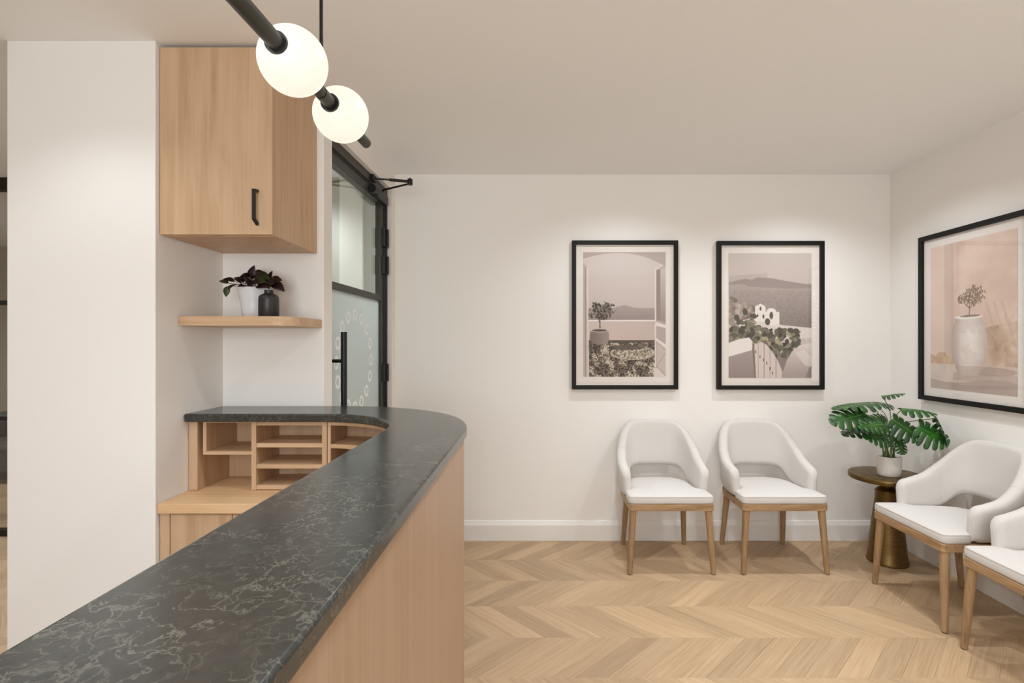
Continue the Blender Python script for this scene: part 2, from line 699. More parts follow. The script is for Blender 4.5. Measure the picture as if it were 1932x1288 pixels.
def plank_mesh(bm, poly, dirv, uvoff, tone, uvl, tl):
    n = len(poly)
    cx = sum(p[0] for p in poly) / n
    cy = sum(p[1] for p in poly) / n

    def ins(d):
        o = []
        for i in range(n):
            a, p, c = poly[i - 1], poly[i], poly[(i + 1) % n]
            e1 = Vector((p[0] - a[0], p[1] - a[1])).normalized()
            e2 = Vector((c[0] - p[0], c[1] - p[1])).normalized()
            n1, n2 = Vector((-e1.y, e1.x)), Vector((-e2.y, e2.x))
            k = max(0.3, 1 + n1.dot(n2))
            q = Vector(p) + (n1 + n2) * (d / k)
            o.append((q.x, q.y))
        return o
    lo = [bm.verts.new((x, y, -0.006)) for x, y in ins(0.0002)]
    md = [bm.verts.new((x, y, -0.0006)) for x, y in ins(0.0002)]
    tp = [bm.verts.new((x, y, 0.0)) for x, y in ins(0.0009)]
    fs = [bm.faces.new(tp)]
    for a, c in ((lo, md), (md, tp)):
        for i in range(n):
            j = (i + 1) % n
            fs.append(bm.faces.new((a[i], a[j], c[j], c[i])))
    for f in fs:
        f[tl] = tone
        for lp in f.loops:
            v = lp.vert.co
            u = v.x * dirv[0] + v.y * dirv[1]
            w = -v.x * dirv[1] + v.y * dirv[0]
            lp[uvl].uv = (u + uvoff[0], w + uvoff[1])


planks = []
for k in range(-18, 14):
    ya, yb = Y0 + k * BAND, Y0 + (k + 1) * BAND
    if yb <= FY0 or ya >= FY1:
        continue
    # band k=0 (2.6455 -> 2.929): edges run to the right as they recede; k=-1 the other way
    sgn = 1 if k % 2 == 0 else -1
    xa0 = X0 + (0 if k % 2 == 0 else BAND)
    for i in range(-60, 30):
        xa = xa0 + i * PITCH
        xb = xa + sgn * BAND
        poly = [(xa, ya), (xa + PITCH, ya), (xb + PITCH, yb), (xb, yb)]
        for ax, lim, kl in ((0, FX0, False), (0, FX1, True), (1, FY0, False), (1, FY1, True)):
            poly = clip(poly, ax, lim, kl)
            if len(poly) < 3:
                break
        if len(poly) < 3:
            continue
        area = abs(sum(poly[j - 1][0] * poly[j][1] - poly[j][0] * poly[j - 1][1] for j in range(len(poly)))) / 2
        if area < 1e-4:
            continue
        q = []
        for p in poly:
            if not q or math.hypot(p[0] - q[-1][0], p[1] - q[-1][1]) > 1e-4:
                q.append(p)
        planks.append((q, (sgn * math.sqrt(.5), math.sqrt(.5))))


def shows(poly):
    best = False
    for (x, y) in poly + [(sum(p[0] for p in poly) / len(poly), sum(p[1] for p in poly) / len(poly))]:
        if y < 1.2:
            continue
        px, py = VX + F * x / y, VY + F * H / y
        if 868 < px < 1940 and py < 1300 and y <= DB:
            best = True
        if -10 < px < 16 and py < 1300:
            best = True
    return best


def tone_():
    return float(np.clip(RNG.normal(1.0, 0.085), 0.82, 1.12))


singles = [p for p in planks if shows(p[0])]
rest = [p for p in planks if not shows(p[0])]
for poly, dv in singles:
    b = bmn()
    uvl = b.loops.layers.uv.new('UVMap')
    tl = b.faces.layers.float.new('tone')
    plank_mesh(b, poly, dv, (random.uniform(0, 40), random.uniform(0, 40)), tone_(), uvl, tl)
    mk('plank', b, M['floor'], floor)
b = bmn()
uvl = b.loops.layers.uv.new('UVMap')
tl = b.faces.layers.float.new('tone')
for poly, dv in rest:
    plank_mesh(b, poly, dv, (random.uniform(0, 40), random.uniform(0, 40)), tone_(), uvl, tl)
o = mk('planking', b, M['floor'], floor)
o['kind'] = 'stuff'

# ------------------------------------------------------------------ glazed partition and office beyond
part = thing('window_1', (-4.0, HY, 0), 'black framed glazed partition at the far left edge', 'partition', kind='structure')
b = bmn()
for (z0, z1) in ((CEIL - 0.09, CEIL), (1.622, 1.652), (0.812, 0.84), (0.0, 0.045)):
    box(b, -5.2, -2.3, HY, HY + 0.05, z0, z1)
for x in (-5.2, -4.45, -3.35, -2.34):
    box(b, x, x + 0.04, HY + 0.001, HY + 0.049, 0, CEIL)
mk('partition_frame', b, M['black'], part)
for x0, x1 in ((-5.16, -4.45), (-4.41, -3.35), (-3.31, -2.34)):
    for z0, z1 in ((0.045, 0.812), (0.84, 1.622), (1.652, CEIL - 0.09)):
        mk('pane', bbox(x0, x1, HY + 0.02, HY + 0.026, z0, z1), M['glass'], part)
ac = thing('armchair', (-5.35, 5.2, 0), 'dark grey upholstered armchair behind the glass partition', 'armchair')
mk('seat', bbox(-5.75, -4.95, 4.95, 5.65, 0.10, 0.36), M['charcoal'], ac, bevel=0.03)
mk('backrest', bbox(-5.75, -4.95, 5.50, 5.68, 0.36, 0.62), M['charcoal'], ac, bevel=0.03)
for x in (-5.75, -5.07):
    mk('armrest', bbox(x, x + 0.12, 4.95, 5.5, 0.36, 0.54), M['charcoal'], ac, bevel=0.03)
for x in (-5.70, -5.04):
    for y in (5.0, 5.56):
        mk('leg', bbox(x, x + 0.04, y, y + 0.04, 0, 0.10), M['black'], ac)

# ------------------------------------------------------------------ glass door (local frame: x along wall, -y to the room)
door = thing('door_1', (PN[0], PN[1], 0), 'black framed glass door with frosted lower pane and ring emblem', 'door', rz=DOOR_ANG, kind='structure')


def dl(name, mat, s0, s1, n0, n1, z0, z1, parent=None, **kw):
    return mk(name, bbox(s0, s1, -n1, -n0, z0, z1), mat, parent or door, local=True, **kw)


FW = 0.03
b = bmn()
box(b, S0, S0 + FW, 0.03, 0.10, 0, ZH)
box(b, S1 - FW, S1, 0.03, 0.10, 0, ZH)
box(b, S0 + FW, S1 - FW, 0.03, 0.10, ZH - 0.05, ZH)
mk('door_frame', b, M['dgrey'], door, local=True, bevel=0.002)
b = bmn()
box(b, S1 - FW - 0.004, S1 - FW + 0.012, 0.026, 0.032, 0, ZH - 0.05)
box(b, S0 + FW, S1 - FW, 0.0385, 0.044, ZH - 0.064, ZH - 0.05)
mk('gasket', b, M['black'], door, local=True)
A0, A1, ZT = S0 + FW + 0.004, S1 - FW - 0.004, ZH - 0.054
b = bmn()
box(b, A0, A0 + 0.045, 0.042, 0.085, 0.01, ZT)
box(b, A1 - 0.06, A1, 0.042, 0.085, 0.01, ZT)
box(b, A0 + 0.045, A1 - 0.06, 0.042, 0.085, ZT - 0.065, ZT)
box(b, A0 + 0.045, A1 - 0.06, 0.042, 0.085, 0.01, 0.11)
box(b, A0 + 0.045, A1 - 0.06, 0.044, 0.083, 1.632, 1.667)
leaf = mk('door_leaf', b, M['dgrey'], door, local=True, bevel=0.0015)
dl('upper_pane', M['door_glass'], A0 + 0.045, A1 - 0.06, -0.066, -0.060, 1.667, ZT - 0.065, leaf)
dl('frosted_pane', M['frosted'], A0 + 0.045, A1 - 0.06, -0.066, -0.060, 0.11, 1.632, leaf)
# ring emblem: sixteen small rings set in a circle
ec, ez, er = 2.955 - PN[1], 1.25, 0.266
b = bmn()
nn = 24
bot = []
for r, y in ((0.0205, 0.0), (0.037, 0.0), (0.037, -0.0012), (0.0205, -0.0012)):
    bot.append([b.verts.new((r * 0.92 * math.cos(2 * math.pi * i / nn), y, r * math.sin(2 * math.pi * i / nn))) for i in range(nn)])
for q in range(4):
    a, c = bot[q], bot[(q + 1) % 4]
    for i in range(nn):
        j = (i + 1) % nn
        b.faces.new((a[i], a[j], c[j], c[i]))
first = mk('emblem_ring', b, M['decal'], leaf, local=True)
for i in range(16):
    o = first if i == 0 else first.copy()
    if i:
        COL.objects.link(o)
    a = 2 * math.pi * i / 16
    o.location = (ec + er * math.sin(a), 0.0595, ez + er * math.cos(a))
# pull handle
hs = 2.605 - PN[1]
b = bmn()
tube(b, [(hs, -0.016, 0.66), (hs, -0.016, 1.409)], 0.0150, 20)
hd = mk('pull_handle', b, M['black'], door, local=True, smooth=True)
for z in (1.262, 0.80):
    b = bmn()
    tube(b, [(hs, 0.042, z), (hs, -0.016, z)], 0.009, 14)
    mk('handle_post', b, M['black'], hd, local=True, smooth=True)
for (z0, z1) in ((1.99, 2.11), (1.81, 1.93), (1.10, 1.215), (0.18, 0.30)):
    b = bmn()
    box(b, A1 - 0.055, A1 + 0.045, 0.026, 0.040, z0, z1)
    tube(b, [(A1 + 0.0, 0.022, z0), (A1 + 0.0, 0.022, z1)], 0.011, 14)
    mk('hinge', b, M['black'], door, local=True, smooth=True)
# closer
cl = mk('door_closer', bbox(A1 - 0.24, A1 - 0.03, 0.004, 0.042, ZT - 0.072, ZT - 0.012), M['black'], door, local=True, bevel=0.008)
b = bmn()
tube(b, [(A1 - 0.30, 0.023, ZT - 0.036), (A1 - 0.24, 0.023, ZT - 0.036)], 0.027, 20)
mk('closer_cylinder', b, M['black'], cl, local=True, smooth=True)
b = bmn()
ex, ey, ez2 = 0.80, -0.192, 2.358
tube(b, [(A1 - 0.10, 0.02, ZT - 0.01), (A1 - 0.10, 0.018, ZT + 0.012), (ex, ey, ez2 - 0.012)], 0.006, 10)
mk('closer_arm', b, M['black'], cl, local=True, smooth=True)
b = bmn()
tube(b, [(A1 - 0.27, 0.03, 2.366), (ex, ey, ez2)], [0.0055, 0.0055], 10)
tube(b, [(A1 - 0.27 + (ex - A1 + 0.27) * .45, 0.03 + (ey - 0.03) * .45, 2.366 - 0.008 * .45), (ex - 0.003, ey + 0.01, ez2)], 0.009, 10)
mk('closer_forearm', b, M['black'], cl, local=True, smooth=True)
b = bmn()
lathe(b, [(0, -0.02), (0.016, -0.02), (0.016, 0.014), (0.006, 0.016), (0.006, 0.022), (0, 0.022)], 16, (ex, ey, ez2))
mk('closer_elbow', b, M['black'], cl, local=True, smooth=True)
b = bmn()
box(b, A1 - 0.30, A1 - 0.24, 0.012, 0.03, 2.345, 2.384)
mk('closer_bracket', b, M['black'], cl, local=True, bevel=0.004)

# ------------------------------------------------------------------ reception counter
HC, TH = 1.059, 0.035
XO, XI, YC, XCC = -0.2285, -0.5055, 1.746, -0.8885
RO, RI = 0.66, 0.383
YN = -0.75


def counter_outline(off_o, off_i, x_left, y_near, seg=28, yfar=None):
    """outline of the L with a round corner, moved inwards by off_o / off_i"""
    ro, ri = RO - off_o, RI + off_i
    p = [(XCC + ro, y_near)]
    for i in range(seg + 1):
        a = math.pi / 2 * i / seg
        p.append((XCC + ro * math.cos(a), YC + ro * math.sin(a)))
    p.append((x_left, YC + ro))
    p.append((x_left, YC + ri))
    for i in range(seg, -1, -1):
        a = math.pi / 2 * i / seg
        p.append((XCC + ri * math.cos(a), YC + ri * math.sin(a)))
    p.append((XCC + ri, y_near))
    return p


b = bmn()
prism(b, counter_outline(0.002, 0, XN + 0.002, YN), HC - TH, HC)
o = mk('stone_countertop', b, M['stone'], bevel=0.008, seg=4, smooth=True)
tag(o, 'dark grey veined stone countertop sweeping round the curved reception desk', 'countertop')

base = thing('reception_counter', (-0.3, 0.8, 0), 'pale oak curved front of the reception desk under the stone top', 'counter')


def band_panel(r_out, r_in, y_near, x_left, z0, z1, seg=40):
    b = bmn()
    p = [(XCC + r_out, y_near)]
    for i in range(seg + 1):
        a = math.pi / 2 * i / seg
        p.append((XCC + r_out * math.cos(a), YC + r_out * math.sin(a)))
    p.append((x_left, YC + r_out))
    p.append((x_left, YC + r_in))
    for i in range(seg, -1, -1):
        a = math.pi / 2 * i / seg
        p.append((XCC + r_in * math.cos(a), YC + r_in * math.sin(a)))
    p.append((XCC + r_in, y_near))
    prism(b, p, z0, z1)
    return b


mk('front_panel', band_panel(RO - 0.012, RO - 0.032, YN + 0.02, -0.97, 0.05, HC - TH - 0.006), M['clad'], base, smooth=True, angle=30)
mk('plinth', band_panel(RO - 0.03, RO - 0.045, YN + 0.02, -0.97, 0.0, 0.05), M['gasket'], base)
mk('shadow_gap_strip', band_panel(RO - 0.02, RO - 0.034, YN + 0.02, -0.97, HC - TH - 0.006, HC - TH), M['gasket'], base)  # dark spacer, shade of the gap under the stone put into its colour
mk('end_panel', bbox(XI + 0.03, XO - 0.032, YN + 0.02, YN + 0.04, 0.0, HC - TH), M['clad'], base)
mk('inner_panel', bbox(XI + 0.03, XI + 0.045, YN + 0.04, 1.5, 0.735, HC - TH), M['oak'], base)

# desk worktop (lower, L-shaped behind the counter)
ZD, TD = 0.733, 0.039
YD = 1.982
b = bmn()
pts = [(XN + 0.002, YD), (XN + 0.002, D2 - 0.002), (-0.982, D2 - 0.002), (-0.98, YC + RO - 0.036)]
for i in range(17):
    a = math.pi / 2 * (1 - i / 16)
    r = RO - 0.036
    pts.append((XCC + r * math.cos(a), YC + r * math.sin(a)))
pts += [(XCC + RO - 0.036, -0.6), (-0.92, -0.6), (-0.92, YD - 0.12), (-1.04, YD)]
prism(b, list(reversed(pts)), ZD - TD, ZD)
o = mk('desk_worktop', b, M['oak_y'], bevel=0.002)
tag(o, 'honey oak lower desk worktop inside the curved counter', 'worktop')

lc = thing('base_cabinet', (-1.2, 2.2, 0), 'oak base cabinet with flat doors under the lower worktop', 'cabinet')
YF = 1.994
mk('body', bbox(XN + 0.004, -1.0, YF + 0.02, D2 - 0.004, 0.08, ZD - TD - 0.001), M['oak'], lc)
mk('filler_strip', bbox(XN + 0.004, XN + 0.041, YF, YF + 0.019, 0.0, ZD - TD - 0.001), M['oak'], lc)
for x0, x1 in ((XN + 0.0435, XN + 0.2815), (XN + 0.2845, XN + 0.44)):
    mk('cabinet_door', bbox(x0, x1, YF + 0.001, YF + 0.019, 0.08, ZD - TD - 0.006), M['oak'], lc, bevel=0.001)
mk('plinth', bbox(XN + 0.045, -1.0, YF + 0.05, D2 - 0.01, 0, 0.08), M['gasket'], lc)

# pigeonholes under the far arm of the counter
YP = 2.161            # their front line
ZU = HC - TH - 0.001
ZL = ZD + 0.001
T = 0.018


def px2X(cx, d=YP):    # crop pixel of the pigeonhole view -> world X
    return (280 + cx / 3.7875 - VX) * d / F


def py2Z(cy, d=YP):
    return H - (730 + cy / 3.7875 - VY) * d / F


u1 = thing('cubby_unit', (-1.3, 2.28, ZL), 'open oak cubby with one raised shelf at the wall end', 'shelf unit')
xa = XN + 0.003
x1 = px2X(350)
x2 = px2X(735)
mk('post', bbox(xa, x1, YP, D2 - 0.005, ZL, ZU), M['oak'], u1, bevel=0.001)
mk('back_panel', bbox(x1, x2, D2 - 0.016, D2 - 0.006, ZL, ZU), M['oak'], u1)
x1b = px2X(385)
zs = py2Z(485)
mk('shelf_board', bbox(x1b, x2, YP + 0.004, D2 - 0.018, zs, zs + 0.0145), M['oak_h'], u1, bevel=0.001)
mk('side_board', bbox(x1b, px2X(410), YP + 0.004, D2 - 0.018, zs + 0.0145, ZU), M['oak'], u1, bevel=0.001)
mk('top_board', bbox(px2X(410), x2, YP + 0.004, D2 - 0.018, ZU - 0.006, ZU), M['oak_h'], u1)

u2 = thing('tray_unit', (-1.0, 2.28, ZL), 'oak paper tray unit with stacked shelves in the middle of the desk', 'shelf unit')
x3 = px2X(1275)
mk('side_board', bbox(x2 + 0.0005, x2 + 0.0205, YP, 2.358, ZL, ZU), M['oak'], u2, bevel=0.001)
mk('side_board', bbox(x3 - 0.0205, x3, YP, 2.358, ZL, ZU), M['oak'], u2, bevel=0.001)
for cy in (250, 402, 553, 703):
    zt = py2Z(cy) if cy > 250 else ZU
    zb_ = max(zt - 0.0175, ZL)
    mk('tray_shelf', bbox(x2 + 0.0205, x3 - 0.0205, YP + 0.002, 2.358, zb_, zt), M['oak_h'], u2, bevel=0.001)
mk('back_panel', bbox(x2, x3, 2.3585, 2.3695, ZL, ZU), M['oak'], u2)

u3 = thing('curved_tray_unit', (-0.7, 2.1, ZL), 'curved oak tray unit at the bend of the counter', 'shelf unit')
x4 = px2X(1280)


def arc_board(r0, r1, a0, a1, z0, z1, seg=16):
    b = bmn()
    p = [(XCC + r1 * math.cos(a0 + (a1 - a0) * i / seg), YC + r1 * math.sin(a0 + (a1 - a0) * i / seg)) for i in range(seg + 1)]
    p += [(XCC + r0 * math.cos(a1 + (a0 - a1) * i / seg), YC + r0 * math.sin(a1 + (a0 - a1) * i / seg)) for i in range(seg + 1)]
    prism(b, p, z0, z1)
    return b


RP = YP - YC
AE = math.radians(88.0)
mk('side_board', bbox(x4, x4 + 0.0135, YP, YC + RO - 0.05, ZL, ZU), M['oak'], u3, bevel=0.001)
for zt in (ZU, py2Z(408), py2Z(555), py2Z(705)):
    mk('tray_shelf', arc_board(RP + 0.002, RO - 0.05, math.radians(8), math.radians(86), max(zt - 0.0165, ZL), zt), M['oak_h'], u3)
mk('back_panel', arc_board(RO - 0.05, RO - 0.036, math.radians(2), math.radians(87.5), ZL, ZU), M['oak'], u3)
mk('side_board', arc_board(RP, RO - 0.05, math.radians(2), math.radians(7.5), ZL, ZU), M['oak'], u3)
mk('divider', arc_board(RP + 0.002, RO - 0.051, math.radians(44), math.radians(46), ZL, ZU - 0.018), M['oak'], u3)

# ------------------------------------------------------------------ wall cabinet
wc = thing('wall_cabinet', (-1.23, 2.2, 1.771), 'oak wall cabinet with one black handled door above the shelf', 'cabinet')
ZB, ZT2, XW = 1.771, 2.499, -1.0115
mk('body', bbox(XN + 0.003, XW, YF + 0.024, D2 - 0.001, ZB, ZT2), M['oak'], wc, bevel=0.001)
dr = mk('cabinet_door', bbox(XN + 0.003, XW - 0.001, YF, YF + 0.0215, ZB + 0.002, ZT2), M['oak'], wc, bevel=0.0012)
b = bmn()
xh = -1.0695
path = [(xh, YF, 1.952), (xh, YF - 0.028, 1.940), (xh, YF - 0.028, 1.822), (xh, YF, 1.810)]
pl = [(YF, 1.945, 1.934), (YF - 0.030, 1.945, 1.933)]
hw, tk = 0.0058, 0.007
prof_o = [(YF, 1.946), (YF - 0.030, 1.942), (YF - 0.030, 1.826), (YF, 1.808)]
prof_i = [(YF, 1.818), (YF - 0.022, 1.831), (YF - 0.022, 1.934), (YF, 1.936)]
pp = prof_o + prof_i
va = [b.verts.new((xh - hw, y, z)) for (y, z) in pp]
vb = [b.verts.new((xh + hw, y, z)) for (y, z) in pp]
for i in range(8):
    j = (i + 1) % 8
    b.faces.new((va[i], va[j], vb[j], vb[i]))
for q in ((0, 1, 6, 7), (1, 2, 5, 6), (2, 3, 4, 5)):
    b.faces.new([va[i] for i in q])
    b.faces.new([vb[i] for i in reversed(q)])
mk('handle', b, M['black'], dr)

# ------------------------------------------------------------------ floating shelf with plant and vase
SZ0, SZ1, YS, XS = 1.423, 1.462, 2.101, -0.988
b = bmn()
pts = [(XN + 0.002, YS), (XS - 0.09, YS)]
for i in range(1, 11):
    a = -math.pi / 2 + math.pi / 2 * i / 10
    pts.append((XS - 0.09 + 0.09 * math.cos(a), YS + 0.09 + 0.09 * math.sin(a)))
pts += [(XS, D2 - 0.002), (XN + 0.002, D2 - 0.002)]
prism(b, pts, SZ0, SZ1)
o = mk('floating_shelf', b, M['oak_h'], bevel=0.0015)
tag(o, 'thick oak corner shelf with a rounded end below the wall cabinet', 'shelf')

pot = (-1.238, 2.285, SZ1)
pp_ = thing('potted_plant', pot, 'burgundy leaved plant in a white pot on the oak corner shelf', 'plant')
b = bmn()
lathe(b, [(0, 0), (0.043, 0), (0.047, 0.004), (0.053, 0.04), (0.0545, 0.05), (0.057, 0.075), (0.0605, 0.09), (0.066, 0.13), (0.067, 0.134), (0.064, 0.135), (0.060, 0.128), (0.056, 0.12)], 40, pot,
      rfun=lambda a, z: 1 + 0.012 * math.sin(z * 130 + a * 0.5))
mk('pot', b, M['whitepot'], pp_, smooth=True)
b = bmn()
lathe(b, [(0.057, 0.118), (0.03, 0.122), (0, 0.123)], 24, pot)
mk('soil', b, M['soil'], pp_, smooth=True)


def small_leaf(L, W):
    b = bmn()
    rows = []
    n = 8
    for i in range(n + 1):
        t = i / n
        w = W * math.sin(math.pi * t ** 0.85) ** 0.8 if 0 < t < 1 else 0.0005
        z = -0.25 * L * t * t
        rows.append([b.verts.new((t * L, -w, z + w * 0.35)), b.verts.new((t * L, 0, z)), b.verts.new((t * L, w, z + w * 0.35))])
    for a, c in zip(rows, rows[1:]):
        b.faces.new((a[0], a[1], c[1], c[0]))
        b.faces.new((a[1], a[2], c[2], c[1]))
    return b


def place(o, p, d, nrm):
    d = Vector(d).normalized()
    z = Vector(nrm)
    z = (z - d * z.dot(d)).normalized()
    y = z.cross(d)
    m = Matrix((d, y, z)).transposed().to_4x4()
    m.translation = Vector(p)
    o.matrix_local = m


sl = {}
for nm in ('darkleaf', 'greenleaf'):
    o = mk('leaf', small_leaf(0.052, 0.0155), M[nm], pp_, local=True, smooth=True, angle=180)
    s = o.modifiers.new('thickness', 'SOLIDIFY')
    s.thickness = 0.0012
    sl[nm] = [o, False]


def put_small(nm, p, d, nrm, sc=1.0):
    src, used = sl[nm]
    o = src
    if used:
        o = src.copy()
        COL.objects.link(o)
    sl[nm][1] = True
    place(o, p, d, nrm)
    o.scale = (sc, sc, sc)


def shelf_pt(cx, cy, d):      # pixel of the shelf crop, relative to the pot base
    x, y = 280 + cx / 4.292, 400 + cy / 4.292
    return Vector(((x - VX) * d / F, d, H - (y - VY) * d / F)) - Vector(pot)


SH = [  # base, tip (crop pixels), depth base, depth tip, kind
    ((650, 575), (588, 552), 2.26, 2.25, 'greenleaf'), ((645, 600), (625, 664), 2.25, 2.24, 'greenleaf'),
    ((700, 560), (628, 535), 2.27, 2.25, 'darkleaf'), ((715, 585), (655, 600), 2.27, 2.23, 'darkleaf'),
    ((770, 570), (712, 520), 2.28, 2.24, 'darkleaf'), ((800, 560), (758, 495), 2.29, 2.24, 'darkleaf'),
    ((835, 545), (838, 458), 2.29, 2.27, 'darkleaf'), ((840, 530), (884, 474), 2.29, 2.26, 'darkleaf'),
    ((870, 525), (938, 512), 2.28, 2.24, 'greenleaf'), ((900, 545), (955, 570), 2.27, 2.23, 'greenleaf'),
    ((860, 570), (800, 560), 2.25, 2.21, 'greenleaf'), ((850, 575), (905, 545), 2.24, 2.20, 'greenleaf'),
    ((985, 545), (988, 492), 2.28, 2.27, 'darkleaf'), ((975, 560), (1040, 535), 2.28, 2.25, 'darkleaf'),
    ((1000, 570), (1072, 610), 2.28, 2.26, 'darkleaf'), ((950, 585), (985, 560), 2.25, 2.21, 'darkleaf'),
    ((760, 590), (722, 545), 2.24, 2.21, 'darkleaf'), ((790, 600), (745, 590), 2.23, 2.20, 'darkleaf'),
    ((880, 600), (930, 590), 2.22, 2.19, 'darkleaf'), ((830, 600), (800, 540), 2.24, 2.21, 'darkleaf'),
    ((900, 560), (880, 500), 2.30, 2.31, 'darkleaf'), ((780, 560), (800, 490), 2.31, 2.33, 'darkleaf'),
    ((940, 570), (965, 600), 2.24, 2.22, 'greenleaf'), ((820, 590), (860, 560), 2.22, 2.19, 'darkleaf'),
]
for (a, c, da, dc, nm) in SH:
    A, C = shelf_pt(a[0], a[1], da), shelf_pt(c[0], c[1], dc)
    put_small(nm, A, C - A, (random.uniform(-.3, .3), -0.75, 0.65), max(0.75, (C - A).length / 0.042))
    b = bmn()
    st = Vector((random.uniform(-.02, .02), random.uniform(-.02, .02), 0.118))
    tube(b, [st, (st + A) / 2 + Vector((0, 0, 0.012)), A], 0.0013, 6)
    mk('stem', b, M['twig'], pp_, local=True)

vz = (-1.1315, 2.20, SZ1)
b = bmn()
lathe(b, [(0, 0), (0.037, 0), (0.0405, 0.004), (0.0405, 0.075), (0.039, 0.088), (0.033, 0.095), (0.022, 0.100), (0.0178, 0.103), (0.0178, 0.116), (0.0165, 0.117), (0.014, 0.115), (0.013, 0.10), (0, 0.10)], 40)
o = mk('bottle_vase', b, M['vase'], smooth=True, angle=50)
o.location = vz
tag(o, 'small matte black bottle vase beside the white pot on the shelf', 'vase')

# ------------------------------------------------------------------ pendant
pend = thing('pendant_lamp', (-0.44, 1.06, 1.87), 'black bar pendant with lit opal globes above the counter', 'pendant lamp')
PZ = 1.87


def bar(y):
    return Vector((-0.4427 + (y - 0.948) * 0.0232, y, PZ))


def barseg(name, y0, y1, r, n=24, mat=None):
    b = bmn()
    tube(b, [bar(y0), bar(y1)], r, n)
    return mk(name, b, mat or M['dgrey'], pend, smooth=True, angle=60)


GL = [(0.948, 0.0605), (1.170, 0.0605)]
barseg('rod', 0.18, 0.948 - 0.05, 0.0145)
barseg('rod', 0.948 + 0.05, 1.062, 0.0125)
barseg('rod', 1.0635, 1.170 - 0.05, 0.0135)
barseg('rod', 1.170 + 0.05, 1.336, 0.0125)
for (y, r) in GL:
    b = bmn()
    bmesh.ops.create_uvsphere(b, u_segments=48, v_segments=32, radius=r, matrix=Matrix.Translation(bar(y)))
    g = mk('globe', b, M['globe'], pend, smooth=True, angle=180)
    for s, k in ((-1, 0.0195), (1, 0.0195)):
        yy = y + s * math.sqrt(r * r - k * k)
        b = bmn()
        tube(b, [bar(yy - 0.006 if s < 0 else yy - 0.002), bar(yy + 0.002 if s < 0 else yy + 0.006)], k, 28)
        mk('collar', b, M['black'], g, smooth=True, angle=50)
for yc in (1.062, 0.35):
    p = bar(yc)
    b = bmn()
    tube(b, [p + Vector((0.0, 0, 0.012)), (p.x, p.y, CEIL)], 0.0016, 8)
    tube(b, catmull([p + Vector((0.006, 0, 0.012)), p + Vector((0.004, 0, 0.10)), p + Vector((0.0035, 0, 0.17)), (p.x + 0.0035, p.y, CEIL)], 5), 0.0022, 8)
    c = mk('cable', b, M['black'], pend, smooth=True)
    mk('cable_tie', bbox(p.x - 0.004, p.x + 0.008, p.y - 0.004, p.y + 0.004, p.z + 0.195, p.z + 0.199), M['black'], c)
    b = bmn()
    lathe(b, [(0, 0), (0.05, 0), (0.05, -0.012), (0.0, -0.014)], 32, (p.x, p.y, CEIL))
    mk('ceiling_rose', b, M['black'], pend, smooth=True)


# ------------------------------------------------------------------ chairs
def stadium(mid, a, nrm, hh, r, ks=7):
    """closed loop around the line mid +- a*hh with round ends of radius r"""
    out = []
    for k in range(ks + 1):
        t = math.pi * k / ks
        out.append(mid + a * (hh - r) + nrm * (r * math.cos(t)) + a * (r * math.sin(t)))
    for k in range(1, 4):
        out.append(mid + a * ((hh - r) * (1 - k / 2.0)) - nrm * r)
    for k in range(ks + 1):
        t = math.pi * k / ks
        out.append(mid - a * (hh - r) - nrm * (r * math.cos(t)) - a * (r * math.sin(t)))
    for k in range(1, 4):
        out.append(mid - a * ((hh - r) * (1 - k / 2.0)) + nrm * r)
    return out


